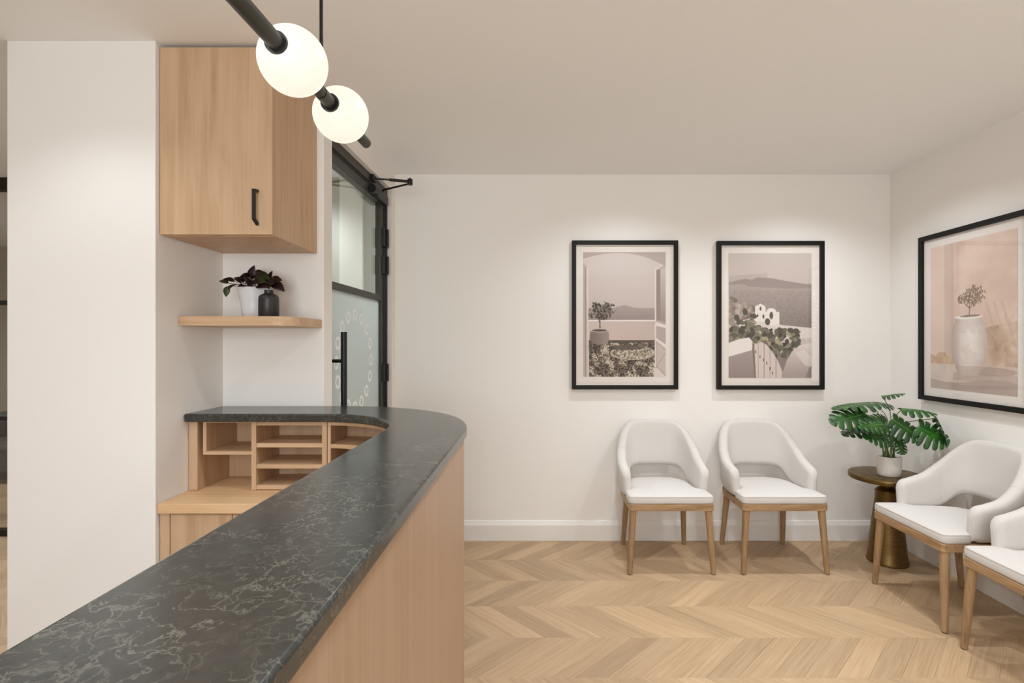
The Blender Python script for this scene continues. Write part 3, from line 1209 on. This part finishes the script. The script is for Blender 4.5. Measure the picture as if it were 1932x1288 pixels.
def make_chair():
    root = thing('armchair', (0, 0, 0), 'x', 'chair', 'cream upholstered dining armchairs along the walls')
    Tc = [(.244, -.080, .590), (.246, -.040, .600), (.246, .03, .626), (.236, .11, .690), (.208, .185, .772), (.160, .238, .822), (.086, .258, .835), (0, .264, .837)]
    Bc = [(.230, -.080, .416), (.230, -.040, .416), (.228, .03, .419), (.216, .11, .450), (.180, .175, .516), (.126, .210, .533), (.07, .222, .536), (0, .225, .536)]

    def full(c):
        return c + [(-x, y, z) for (x, y, z) in reversed(c[:-1])]
    Tp, Bp = catmull(full(Tc), 7), catmull(full(Bc), 7)
    n = len(Tp)
    b = bmn()
    loops = []
    R = 0.030
    for i in range(n):
        tan = ((Tp[min(i + 1, n - 1)] + Bp[min(i + 1, n - 1)]) - (Tp[max(i - 1, 0)] + Bp[max(i - 1, 0)])).normalized()
        a = (Tp[i] - Bp[i])
        hh = a.length / 2
        a = a.normalized()
        nr = a.cross(tan).normalized()
        mid = (Tp[i] + Bp[i]) / 2
        r = R
        if i == 0 or i == n - 1:
            sg = -1 if i == 0 else 1
            caps = []
            for t in (84, 72, 58, 44, 30, 15):
                q = math.radians(t)
                dl_ = 0.065 * (1 - math.cos(q))
                caps.append(stadium(mid + tan * (sg * 0.040 * math.sin(q)) - a * (dl_ / 2 - 0.004), a, nr, hh - dl_ / 2 - 0.004, max(0.004, r * math.cos(q) ** 0.8)))
            lp = stadium(mid, a, nr, hh, r)
            loops += (caps + [lp]) if i == 0 else ([lp] + caps[::-1])
        else:
            loops.append(stadium(mid, a, nr, hh, r))
    vs = [[b.verts.new(p) for p in lp] for lp in loops]
    m = len(vs[0])
    for a, c in zip(vs, vs[1:]):
        for i in range(m):
            j = (i + 1) % m
            b.faces.new((a[i], a[j], c[j], c[i]))
    b.faces.new(vs[0])
    b.faces.new(list(reversed(vs[-1])))
    back = mk('backrest', b, M['fabric'], root, local=True, smooth=True, angle=180)
    # seams where the arms meet the back
    for s in (1, -1):
        k = 20 if s == 1 else n - 1 - 20
        lp = loops[k + 6]
        b = bmn()
        tube(b, lp + [lp[0]], 0.0012, 5, cap=False)
        mk('seam', b, M['seam'], back, local=True, smooth=True, angle=180)
    # seat
    half = [(0, -.250), (.12, -.250), (.215, -.249), (.242, -.243), (.250, -.228), (.249, -.128), (.244, -.115), (.215, -.104), (.203, -.090), (.197, 0.0), (.188, .09), (.165, .16), (.12, .195), (.06, .208), (0, .210)]
    out = half + [(-x, y) for (x, y) in reversed(half[1:-1])]
    cen = Vector((0, -.02))
    b = bmn()
    rings = []
    for ins, z in ((0.008, .4115), (0.001, .416), (0, .424), (0, .443), (0.003, .452), (0.010, .4575), (0.028, .4615), (0.08, .466), (0.15, .468)):
        ring = []
        for p in out:
            v = Vector(p) - cen
            v = v * max(0.02, 1 - ins / max(v.length, 0.12))
            ring.append(b.verts.new((cen.x + v.x, cen.y + v.y, z)))
        rings.append(ring)
    nn = len(out)
    for a, c in zip(rings, rings[1:]):
        for i in range(nn):
            j = (i + 1) % nn
            b.faces.new((a[i], a[j], c[j], c[i]))
    b.faces.new(rings[-1])
    b.faces.new(list(reversed(rings[0])))
    seat = mk('seat', b, M['fabric'], root, local=True, smooth=True, angle=60)
    b = bmn()
    tube(b, [(p[0] * .994, p[1] * .994 - .0001, .4535) for p in out + [out[0]]], 0.0013, 5, cap=False)
    mk('seam', b, M['seam'], seat, local=True, smooth=True, angle=180)
    # rail
    hr = [(0, -.250), (.235, -.250), (.247, -.240), (.2475, .02), (.235, .12), (.20, .19), (.13, .232), (0, .24)]
    b = bmn()
    prism(b, hr + [(-x, y) for (x, y) in reversed(hr[1:-1])], .372, .4115)
    mk('seat_rail', b, M['apronwood'], root, local=True, bevel=0.003)
    for sx in (1, -1):
        for (tp, ft) in (((.222, -.222, .375), (.2455, -.240, 0.004)), ((.185, .165, .375), (.205, .214, 0.004))):
            b = bmn()
            tp, ft = (sx * tp[0], tp[1], tp[2]), (sx * ft[0], ft[1], ft[2])
            mdp = tuple((u + v) / 2 for u, v in zip(tp, ft))
            tube(b, [ft, mdp, tp], [.0142, .0178, .0212], 18)
            lg = mk('leg', b, M['legwood'], root, local=True, smooth=True, angle=50)
            b = bmn()
            lathe(b, [(0, 0), (.011, 0), (.011, .005), (0, .005)], 14, (ft[0], ft[1], 0))
            mk('glide', b, M['black'], lg, local=True)
    return root


ch = make_chair()
CH = [((0.81, 3.250), 0, 'cream upholstered chair below the picture of an archway and potted tree'),
      ((1.4755, 3.250), 0, 'cream upholstered chair below the picture of a chapel and cactus'),
      ((2.164, 2.650), -math.pi / 2, 'cream upholstered chair by the side wall nearest the brass table'),
      ((2.148, 2.032), -math.pi / 2, 'cream upholstered chair cut off by the right edge of the photo')]
for i, ((x, y), rz, lab) in enumerate(CH):
    o = ch if i == 0 else copy_tree(ch)
    o.location = (x, y, 0)
    o.rotation_euler = (0, 0, rz)
    o['label'] = lab

# ------------------------------------------------------------------ brass side table
TX, TY = 2.197, 3.19
tb = thing('side_table', (TX, TY, 0), 'round antique brass pedestal table in the corner between chairs', 'table')
b = bmn()
lathe(b, [(0, .508), (.196, .508), (.207, .512), (.210, .520), (.210, .534), (.207, .540), (.203, .5415), (0, .5415)], 72, (TX, TY, 0))
mk('table_top', b, M['brass'], tb, smooth=True)
b = bmn()
lathe(b, [(0, 0), (.108, 0), (.112, .004), (.112, .016), (.109, .022), (.102, .09), (.093, .17), (.083, .26), (.072, .35), (.066, .40), (.0645, .425), (.066, .432), (.066, .440), (.060, .448), (.042, .462), (.0375, .472), (.0375, .492), (.043, .503), (.046, .508), (0, .508)], 56, (TX, TY, 0))
mk('pedestal', b, M['brass'], tb, smooth=True)

# ------------------------------------------------------------------ monstera
MP = Vector((2.19, 3.165, 0.5415))
mo = thing('potted_monstera', MP, 'green monstera in a ribbed white pot on the brass table', 'plant')
b = bmn()
nr_ = 216


def ribs(a, z):
    return 1 + (0.012 * math.cos(a * 36) if 0.022 < z < 0.112 else 0.0)


lathe(b, [(0, 0), (.058, 0), (.0615, .003), (.0622, .0215), (.0625, .0225), (.064, .04), (.0655, .08), (.0665, .1115), (.067, .1125), (.0672, .118), (.0655, .119), (.062, .116), (.061, .104)], nr_, MP, rfun=ribs)
mk('pot', b, M['ceramic'], mo, smooth=True, angle=50)
b = bmn()
lathe(b, [(.0615, .104), (.03, .107), (0, .108)], 24, MP)
mk('soil', b, M['soil'], mo, smooth=True)


def monstera(L, W, fold, droop, seed):
    """leaf along +x with deep slits between side lobes; midrib built in"""
    rnd = random.Random(seed)
    b = bmn()
    nl = 6

    def wid(s):
        return W * (max(0.0, math.sin(math.pi * (0.16 + 0.84 * s) ** 0.80)) ** 0.85)

    def pt(s, r, sd):
        w = wid(s)
        fwd = -0.42 + 0.95 * s + 0.15 * r
        x = s * L + r * w * fwd
        y = sd * r * w
        z = fold * abs(y) - droop * (max(x, 0) / L) ** 2 * L - 1.2 * (y * y) / W * 0.5 + 0.012 * L * math.sin(9 * s + 3 * sd) * r
        return (x, y, z)
    for sd in (1, -1):
        for i in range(nl):
            s0, s1 = i / nl, (i + 1) / nl
            c = (s0 + s1) / 2
            h = (s1 - s0) / 2
            rc = 0.16 + 0.22 * rnd.random() if i > 0 else 0.6
            if i == nl - 1:
                rc = 0.75
            rs = [0, .1, .22, .34, .46, .58, .70, .80, .89, .96, 1.0]
            prev = None
            for r in rs:
                if r <= rc:
                    k = 1.0
                else:
                    t = (r - rc) / (1 - rc)
                    k = 1 - 0.26 * min(1, t * 2.6) - 0.42 * max(0, (t - 0.72) / 0.28) ** 2
                row = [b.verts.new(pt(min(1, max(0, c + h * k * q)), r, sd)) for q in (-1, -0.33, 0.33, 1)]
                if prev:
                    for j in range(3):
                        try:
                            f = (prev[j], prev[j + 1], row[j + 1], row[j])
                            b.faces.new(f if sd == 1 else tuple(reversed(f)))
                        except ValueError:
                            pass
                prev = row
    bmesh.ops.remove_doubles(b, verts=b.verts[:], dist=0.0004)
    return b, pt


def mpt(cx, cy, d):
    x, y = 1540 + cx / 3.389, 720 + cy / 3.389
    return Vector(((x - VX) * d / F, d, H - (y - VY) * d / F))


# base px, tip px (crop), base depth, tip depth, normal hint, width factor, fold, droop
LV = [
    ((425, 92), (570, 76), 3.20, 3.14, (0.0, -0.10, 1), .36, .25, .05),
    ((345, 138), (108, 176), 3.14, 3.10, (-.05, -0.06, 1), .32, .3, .10),
    ((375, 140), (450, 142), 3.22, 3.28, (0.1, -0.12, 1), .5, .3, .05),
    ((318, 208), (106, 272), 3.08, 3.02, (-.15, -0.70, .72), .32, .25, .12),
    ((335, 298), (178, 345), 3.16, 3.10, (-.15, -0.30, .95), .32, .3, .12),
    ((430, 272), (290, 300), 3.04, 2.98, (-.05, -0.60, .8), .30, .3, .15),
    ((488, 240), (672, 372), 3.04, 2.97, (.22, -0.88, .45), .42, .2, .10),
    ((545, 175), (775, 208), 3.10, 3.03, (.10, -0.22, 1), .34, .25, .10),
    ((655, 288), (850, 402), 3.00, 2.93, (.15, -0.92, .42), .46, .2, .10),
    ((765, 232), (852, 402), 2.98, 2.92, (.80, -0.35, .45), .34, .3, .15),
    ((532, 372), (560, 464), 3.05, 3.02, (.1, -0.95, .2), .52, .2, .15),
    ((440, 356), (316, 362), 3.05, 3.00, (0, -0.62, .75), .36, .3, .15),
    ((455, 335), (505, 372), 3.10, 3.04, (0, -0.8, .6), .5, .2, .1),
    ((395, 262), (455, 234), 3.20, 3.24, (0, -0.9, .5), .5, .2, .1),
]
for i, (pa, pb, da, db_, nh, wf, fold, droop) in enumerate(LV):
    A, B_ = mpt(pa[0], pa[1], da) - MP, mpt(pb[0], pb[1], db_) - MP
    d = B_ - A
    L = d.length
    bm_, pt = monstera(L, L * wf * 1.25, fold, droop, i)
    lf = mk('leaf', bm_, M['leaf'], mo, local=True, smooth=True, angle=180)
    place(lf, A, d + Vector((0, 0, droop * L * 0.9)), nh)
    s = lf.modifiers.new('thickness', 'SOLIDIFY')
    s.thickness = 0.0012
    b = bmn()
    tube(b, [Vector(pt(t / 8, 0, 1)) + Vector((0, 0, 0.0006)) for t in range(8)], [0.0017 * (1 - t / 10) for t in range(8)], 6)
    mk('midrib', b, M['rib'], lf, local=True)
    st = Vector((0.028 * math.cos(i * 2.4), 0.028 * math.sin(i * 2.4), 0.104))
    md = st.lerp(A, 0.55) + Vector((-(A.x - st.x) * 0.22, -(A.y - st.y) * 0.2, 0.05 + 0.1 * max(0, A.z - 0.2)))
    b = bmn()
    tube(b, catmull([st, st.lerp(md, 0.5) + Vector((0, 0, 0.012)), md, A], 6), [0.0030] * 8 + [0.0024] * 11, 8)
    mk('stem', b, M['stem'], mo, local=True, smooth=True, angle=180)

# ------------------------------------------------------------------ pictures
PW, PH = 260, 390


def lin(c):
    c = np.asarray(c, float) / 255.0
    return np.where(c <= 0.04045, c / 12.92, ((c + 0.055) / 1.055) ** 2.4)


def grid():
    u, v = np.meshgrid((np.arange(PW) + .5) / PW, (np.arange(PH) + .5) / PH)
    return u, v


def vnoise(u, v, fx, fy, seed):
    r = np.random.default_rng(seed)
    g = r.random((int(fy) + 3, int(fx) + 3))
    x, y = u * fx, v * fy
    xi, yi = x.astype(int), y.astype(int)
    a, c = x - xi, y - yi
    a, c = a * a * (3 - 2 * a), c * c * (3 - 2 * c)
    return (g[yi, xi] * (1 - a) + g[yi, xi + 1] * a) * (1 - c) + (g[yi + 1, xi] * (1 - a) + g[yi + 1, xi + 1] * a) * c


def fbm(u, v, f, seed):
    return 0.5 * vnoise(u, v, f, f * 1.5, seed) + 0.3 * vnoise(u, v, f * 2.1, f * 3.1, seed + 1) + 0.2 * vnoise(u, v, f * 4.3, f * 6.3, seed + 2)


def inpoly(u, v, P):
    m = np.zeros(u.shape, bool)
    n = len(P)
    for i in range(n):
        (x0, y0), (x1, y1) = P[i - 1], P[i]
        if y0 == y1:
            continue
        c = ((y0 > v) != (y1 > v)) & (u < (x1 - x0) * (v - y0) / (y1 - y0) + x0)
        m ^= c
    return m


def fill(img, m, c, a=1.0):
    c = np.asarray(c, float)
    if c.ndim == 1:
        img[m] = img[m] * (1 - a) + c * a
    else:
        img[m] = img[m] * (1 - a) + c[m] * a


def mixc(t, a, b):
    t = np.clip(t, 0, 1)[..., None]
    return np.asarray(a, float) * (1 - t) + np.asarray(b, float) * t


def ell(u, v, cx, cy, rx, ry, ang=0.0):
    x, y = (u - cx), (v - cy) * 1.5
    ca, sa = math.cos(ang), math.sin(ang)
    return ((x * ca + y * sa) / rx) ** 2 + ((-x * sa + y * ca) / (ry * 1.5)) ** 2 <= 1


def art_terrace():
    u, v = grid()
    img = mixc(v / .45, (214, 199, 191), (203, 186, 178))
    fill(img, v > .448, mixc((v - .448) / .1, (176, 157, 150), (158, 139, 132)))
    fill(img, (v < .448) & (v > .448 - .022 * np.exp(-((u - .5) / .09) ** 2)) & (u > .36) & (u < .68), (176, 156, 150))
    fill(img, v > .545, mixc(u, (214, 190, 180), (204, 178, 168)))
    fill(img, (v > .543) & (v < .553), (238, 228, 222))
    k = 0.6 * vnoise(u, v, 104, 157, 5) + 0.4 * vnoise(u, v, 60, 120, 6)
    k = np.clip((k - .5) * 1.8 + .5, 0, 1)
    k2 = fbm(u, v, 12, 9)
    lit = ell(u, v, .6, .81, .27, .055) | ((v > .74) & (np.abs(u - .26 - .02 * v) < .045) & (v < .9)) | ((v > .885) & (k2 > .5))
    fl = mixc(k * 1.3 - .15, (50, 38, 30), (146, 126, 108))
    fl2 = mixc(k * 1.3 - .1, (104, 86, 66), (222, 206, 182))
    fill(img, v > .705, fl)
    fill(img, (v > .725) & (lit | (k2 > .58)), fl2)
    ringm = ell(u, v, .60, .805, .27, .058) & ~ell(u, v, .60, .805, .24, .048)
    fill(img, ringm, (206, 190, 168), .6)
    fill(img, ell(u, v, .52, .765, .22, .02), (84, 70, 60), .75)
    fill(img, (v > .705) & (v < .722), (96, 82, 74))
    # tree and tub
    fill(img, (np.abs(u - .205 - .01 * (v - .55)) < .008) & (v > .52) & (v < .635), (112, 92, 78))
    fol = (((u - .225) / .165) ** 2 + ((v - .475) / .072) ** 2 + (fbm(u, v, 22, 21) - .5) * 2.2 + (vnoise(u, v, 70, 105, 2) - .5) * .8) < .90
    fill(img, fol, mixc(vnoise(u, v, 80, 120, 33) * 1.5 - .3, (56, 48, 38), (160, 146, 132)))
    tub = inpoly(u, v, [(.09, .635), (.31, .635), (.318, .70), (.29, .735), (.2, .742), (.11, .733), (.08, .69)])
    fill(img, tub, mixc((u - .08) / .2, (128, 108, 98), (160, 140, 128)))
    fill(img, ell(u, v, .2, .627, .11, .016), (206, 188, 176))
    fill(img, ell(u, v, .2, .628, .09, .010), (98, 80, 68))
    # doors
    fill(img, inpoly(u, v, [(0, .08), (.045, .12), (.055, 1), (0, 1)]), mixc(v, (190, 168, 158), (206, 184, 174)))
    fill(img, (u > .022) & (u < .034) & (v > .12), (160, 140, 130))
    fill(img, inpoly(u, v, [(.045, .12), (.06, .14), (.075, 1), (.055, 1)]), (224, 210, 202))
    fill(img, inpoly(u, v, [(.87, .13), (1, .09), (1, 1), (.87, 1)]), (190, 168, 160))
    fill(img, inpoly(u, v, [(.935, .14), (1, .12), (1, .57), (.935, .55)]), mixc((v - .12) / .4, (210, 192, 184), (168, 148, 140)))
    fill(img, (u > .865) & (u < .885) & (v > .13), (226, 212, 204))
    fill(img, (u > .885) & (u < .935) & (v > .14) & (v < .55), (158, 138, 129))
    fill(img, inpoly(u, v, [(.87, .13), (1, .06), (1, .10), (.875, .15)]), (218, 202, 194))
    fill(img, inpoly(u, v, [(.885, .56), (1, .585), (1, .61), (.885, .59)]), (232, 220, 212))
    fill(img, inpoly(u, v, [(.885, .69), (1, .74), (1, .775), (.885, .71)]), (232, 220, 212))
    fill(img, inpoly(u, v, [(.895, .72), (1, .79), (1, .98), (.895, .91)]), (206, 186, 177))
    fill(img, np.abs((v - .91) + (u - .895) * 1.0) < .004, (170, 150, 140))
    fill(img, (v > .56) & (v < .572) & (u > .83) & (u < .875), (196, 178, 168))
    fill(img, inpoly(u, v, [(.86, .93), (.9, .93), (1, 1), (.85, 1)]), (224, 208, 200))
    arch = v < .008 + .26 * (u - .43) ** 2 + .10 * np.clip(u - .5, 0, 1) ** 2
    fill(img, arch, (188, 168, 158))
    return img


def art_chapel():
    u, v = grid()
    img = mixc(v / .2, (206, 190, 180), (202, 184, 175))
    fill(img, (v > .185 - .05 * np.clip(u, 0, .47)) & (u < .47), (190, 172, 164))
    fill(img, v > .245, mixc((v - .245) / .33, (180, 162, 153), (140, 122, 114)))
    isl = inpoly(u, v, [(.0, .235), (.2, .205), (.28, .215), (.35, .195), (.5, .20), (.7, .225), (1, .255), (1, .282), (.7, .285), (.4, .275), (.23, .268), (.2, .25), (0, .255)])
    fill(img, isl, (162, 142, 134))
    k = vnoise(u, v, 60, 130, 3)
    fill(img, (v > .3) & (v < .6), mixc(k, (120, 102, 94), (190, 172, 162)), .22)
    rk = inpoly(u, v, [(0, .33), (.1, .37), (.14, .42), (.2, .39), (.27, .40), (.33, .44), (.33, .6), (0, .7)])
    fill(img, rk, mixc(fbm(u, v, 16, 8) * 1.6 - .3, (112, 92, 80), (206, 186, 172)))
    white = (234, 222, 213)
    fill(img, inpoly(u, v, [(.28, .52), (.36, .47), (.61, .47), (.61, .585), (1, .61), (1, .68), (.5, .70), (.2, .66), (.1, .55)]), (222, 206, 196))
    fill(img, inpoly(u, v, [(.32, .43), (.34, .42), (.385, .405), (.43, .42), (.445, .43), (.445, .55), (.32, .55)]), white)
    fill(img, ell(u, v, .515, .475, .06, .035), white)
    fill(img, inpoly(u, v, [(.45, .475), (.61, .475), (.61, .58), (.45, .58)]), white)
    for (cx, cy, rx, ry) in ((.385, .445, .012, .016), (.42, .508, .012, .018), (.515, .50, .022, .03), (.35, .5, .01, .014)):
        fill(img, ell(u, v, cx, cy, rx, ry), (92, 76, 66))
    fill(img, inpoly(u, v, [(.55, .57), (1, .60), (1, .685), (.62, .67)]), (226, 211, 202))
    fill(img, inpoly(u, v, [(.5, .69), (1, .68), (1, .74), (.6, .8)]), (208, 190, 180))
    r = np.random.default_rng(12)
    for i in range(210):
        cx = r.uniform(.03, .84)
        top = .545 if cx < .42 else .62
        cy = r.uniform(top, .72 if cx < .35 else .83)
        if cx < .12 and cy < .6:
            continue
        g = r.uniform(0, 1)
        c = np.array([58, 52, 38]) * (1 - g) + np.array([146, 136, 108]) * g
        if r.random() < .10:
            c = np.array([176, 162, 120])
        fill(img, ell(u, v, cx, cy, r.uniform(.022, .045), r.uniform(.013, .024), r.uniform(0, 3.1)), c)
    for (cx, cy, a) in ((.2, .47, 1.4), (.3, .505, .2), (.1, .52, 1.2), (.47, .55, 1.5), (.62, .62, 1.0), (.75, .62, .4), (.5, .66, 0), (.82, .63, 1.3)):
        fill(img, ell(u, v, cx, cy, .042, .021, a), (84, 76, 56))
    fill(img, inpoly(u, v, [(0, .72), (.12, .69), (.25, .675), (.29, .71), (.285, .775), (.0, .83)]), (236, 224, 216))
    fill(img, inpoly(u, v, [(0, .83), (.285, .775), (.315, 1), (0, 1)]), mixc((v - .8) / .2, (170, 150, 142), (150, 130, 122)))
    fill(img, inpoly(u, v, [(.285, .72), (.31, .73), (.335, 1), (.31, 1)]), (126, 108, 100))
    gate = inpoly(u, v, [(.31, .73), (.4, .712), (.46, .735), (.54, .80), (.60, .87), (.65, .95), (.66, 1), (.33, 1)])
    fill(img, gate, (220, 198, 188))
    st = np.abs(((u * 14) % 1) - .5) > .44
    fill(img, gate & st, (176, 152, 142))
    for (x, y) in ((.33, .79), (.38, .83), (.42, .855), (.46, .88), (.5, .925), (.53, .96)):
        fill(img, (np.abs(u - x) < .006) & (np.abs(v - y) < .012), (96, 78, 70))
    fill(img, inpoly(u, v, [(.65, .96), (.70, .86), (.76, .79), (.86, .735), (1, .72), (1, 1), (.64, 1)]), mixc((v - .74) / .22, (224, 208, 199), (176, 156, 147)))
    fill(img, inpoly(u, v, [(.8, .80), (.9, .775), (1, .83), (1, .91), (.92, .90)]), (232, 219, 210), .6)
    fill(img, inpoly(u, v, [(.97, .92), (1, .90), (1, 1), (.92, 1)]), (150, 130, 121))
    return img


def art_jar():
    u, v = grid()
    n = fbm(u, v, 5, 41)
    img = mixc(n, (210, 180, 162), (232, 208, 192))
    fill(img, (u > .18) & (u < .30), (196, 172, 158), .45)
    fill(img, (u < .19), (226, 200, 186), .5)
    dry = (v > .735 + .06 * vnoise(u, v, 16, 4, 3)) & (v < .83) & (u < .36)
    fill(img, dry, mixc(fbm(u, v, 20, 4), (186, 148, 112), (222, 194, 166)))
    st = (v > .55 + .1 * (1 - u)) & (u > .62) & (v < .85)
    fill(img, st, mixc(fbm(u, v, 9, 14) * 1.5 - .25, (170, 138, 112), (224, 200, 178)), .75)
    for q in (.72, .80, .88):
        fill(img, (np.abs((u - q) - (v - .5) * .5) < .014) & (v > .42) & (v < .72), (196, 170, 150), .4)
    gnd = v > .825
    fill(img, gnd, mixc(fbm(u, v, 6, 61), (196, 176, 164), (228, 212, 200)))
    fill(img, (v > .93 + .02 * np.sin(u * 6)), (176, 154, 144), .7)
    fill(img, (v > .88) & (v < .93) & (u > .3), (182, 160, 149), .55)
    fill(img, ell(u, v, .72, .86, .28, .028), (170, 146, 132), .6)
    # jar
    t = np.clip((v - .505) / .39, 0, 1)
    hwid = np.interp(t, [0, .06, .14, .3, .5, .7, .88, 1.0], [.145, .15, .185, .212, .215, .195, .15, .105])
    m = (np.abs(u - .48) < hwid) & (v > .505) & (v < .895)
    sh = (u - .48) / np.maximum(hwid, .01)
    fill(img, m, mixc(np.abs(sh - .1) ** 1.5, (238, 227, 220), (196, 176, 166)))
    fill(img, m & (fbm(u, v, 8, 77) > .55), (206, 188, 178), .35)
    fill(img, m & (v > .83), (190, 168, 154), .5)
    fill(img, ell(u, v, .48, .508, .165, .016), (240, 231, 225))
    fill(img, ell(u, v, .50, .503, .125, .008), (158, 136, 124))
    # twig
    br = [((.49, .50), (.50, .455)), ((.50, .455), (.44, .42)), ((.44, .42), (.40, .375)), ((.50, .455), (.56, .40)), ((.50, .46), (.49, .38)), ((.56, .40), (.62, .36)), ((.49, .38), (.53, .32))]
    for (a, c) in br:
        ax, ay, cx, cy = a[0], a[1], c[0], c[1]
        dx, dy = cx - ax, cy - ay
        tt = np.clip(((u - ax) * dx + (v - ay) * dy) / (dx * dx + dy * dy), 0, 1)
        dd = np.hypot(u - ax - tt * dx, (v - ay - tt * dy) * 1.5)
        fill(img, dd < .0045, (128, 106, 88))
    r = np.random.default_rng(5)
    for i in range(420):
        a = r.uniform(0, 6.28)
        q = math.sqrt(r.uniform(0, 1))
        q *= .75 + .4 * math.sin(a * 5) ** 2
        cx, cy = .545 + .13 * q * math.cos(a), .375 + .062 * q * math.sin(a)
        if i % 6 == 0:
            cx, cy = r.uniform(.36, .46), r.uniform(.36, .42)
        g = r.uniform(0, 1)
        fill(img, ell(u, v, cx, cy, .0085, .0035, r.uniform(0, 3)), np.array([120, 98, 80]) * (1 - g) + np.array([176, 154, 134]) * g)
    return img


def picture(label, art, w, h, loc, rz, m):
    """m: offsets of the print inside the frame (left, right, top, bottom); local x = right, z = up, -y = out of the wall"""
    root = thing('framed_picture', loc, label, 'picture', 'black framed prints on the waiting room walls', rz)
    fw, dp = 0.028, 0.034
    b = bmn()
    x0, x1, z0, z1 = -w / 2, w / 2, -h / 2, h / 2
    oo = [(x0, z0), (x1, z0), (x1, z1), (x0, z1)]
    ii = [(x0 + fw, z0 + fw), (x1 - fw, z0 + fw), (x1 - fw, z1 - fw), (x0 + fw, z1 - fw)]
    V = [[b.verts.new((p[0], y, p[1])) for p in ps] for ps, y in ((oo, -0.001), (oo, -dp), (ii, -dp), (ii, -0.001))]
    for q in range(4):
        a, c = V[q], V[(q + 1) % 4]
        for i in range(4):
            j = (i + 1) % 4
            b.faces.new((a[i], a[j], c[j], c[i]))
    mk('frame', b, M['frame'], root, local=True, bevel=0.001)
    mk('mat_board', bbox(x0 + fw, x1 - fw, -0.016, -0.006, z0 + fw, z1 - fw), M['mat'], root, local=True)
    img = np.clip(art(), 0, 255)
    lum = img @ np.array([.3, .59, .11])
    sat = 0.92 if art is art_jar else .74
    img = lin(np.clip(img * sat + lum[..., None] * (1 - sat), 0, 255)) * .94
    px0, px1, pz1, pz0 = x0 + m[0], x1 - m[1], z1 - m[2], z0 + m[3]
    xs, zs = np.linspace(px0, px1, PW), np.linspace(pz1, pz0, PH)
    X, Z = np.meshgrid(xs, zs)
    co = np.stack([X, np.full_like(X, -0.0172), Z], -1).reshape(-1, 3)
    idx = np.arange(PW * PH).reshape(PH, PW)
    fc = np.stack([idx[:-1, :-1], idx[1:, :-1], idx[1:, 1:], idx[:-1, 1:]], -1).reshape(-1, 4)
    me = bpy.data.meshes.new('print')
    me.vertices.add(len(co))
    me.vertices.foreach_set('co', co.ravel())
    me.loops.add(fc.size)
    me.loops.foreach_set('vertex_index', fc.ravel())
    me.polygons.add(len(fc))
    me.polygons.foreach_set('loop_start', np.arange(0, fc.size, 4))
    me.polygons.foreach_set('loop_total', np.full(len(fc), 4))
    me.update()
    ca = me.color_attributes.new('print', 'FLOAT_COLOR', 'POINT')
    ca.data.foreach_set('color', np.concatenate([img.reshape(-1, 3), np.ones((PW * PH, 1))], 1).ravel())
    me.materials.append(M['print'])
    o = bpy.data.objects.new('print', me)
    COL.objects.link(o)
    o.parent = root
    mk('glass_pane', bbox(x0 + fw, x1 - fw, -0.0235, -0.0215, z0 + fw, z1 - fw), M['pic_glass'], root, local=True)
    return root


SB = DB / F


def wx(px):
    return (px - VX) * SB


def wz(py):
    return H - (py - VY) * SB


picture('framed sepia print of an archway terrace with a potted tree', art_terrace, wx(1277.2) - wx(1078.6), wz(455) - wz(733.5),
        ((wx(1078.6) + wx(1277.2)) / 2, DB, (wz(455) + wz(733.5)) / 2), 0, (.077, .082, .078, .085))
picture('framed sepia print of a white chapel, cactus and garden gate', art_chapel, wx(1551) - wx(1350.5), wz(456) - wz(734),
        ((wx(1350.5) + wx(1551)) / 2, DB, (wz(456) + wz(734)) / 2), 0, (.082, .082, .081, .079))
yl = F * XR / (1742 - VX)
picture('framed print of a large white jar on the side wall', art_jar, .730, 1.012,
        (XR, yl - .365, (2.014 + 1.002) / 2), -math.pi / 2, (.082, .082, .080, .080))
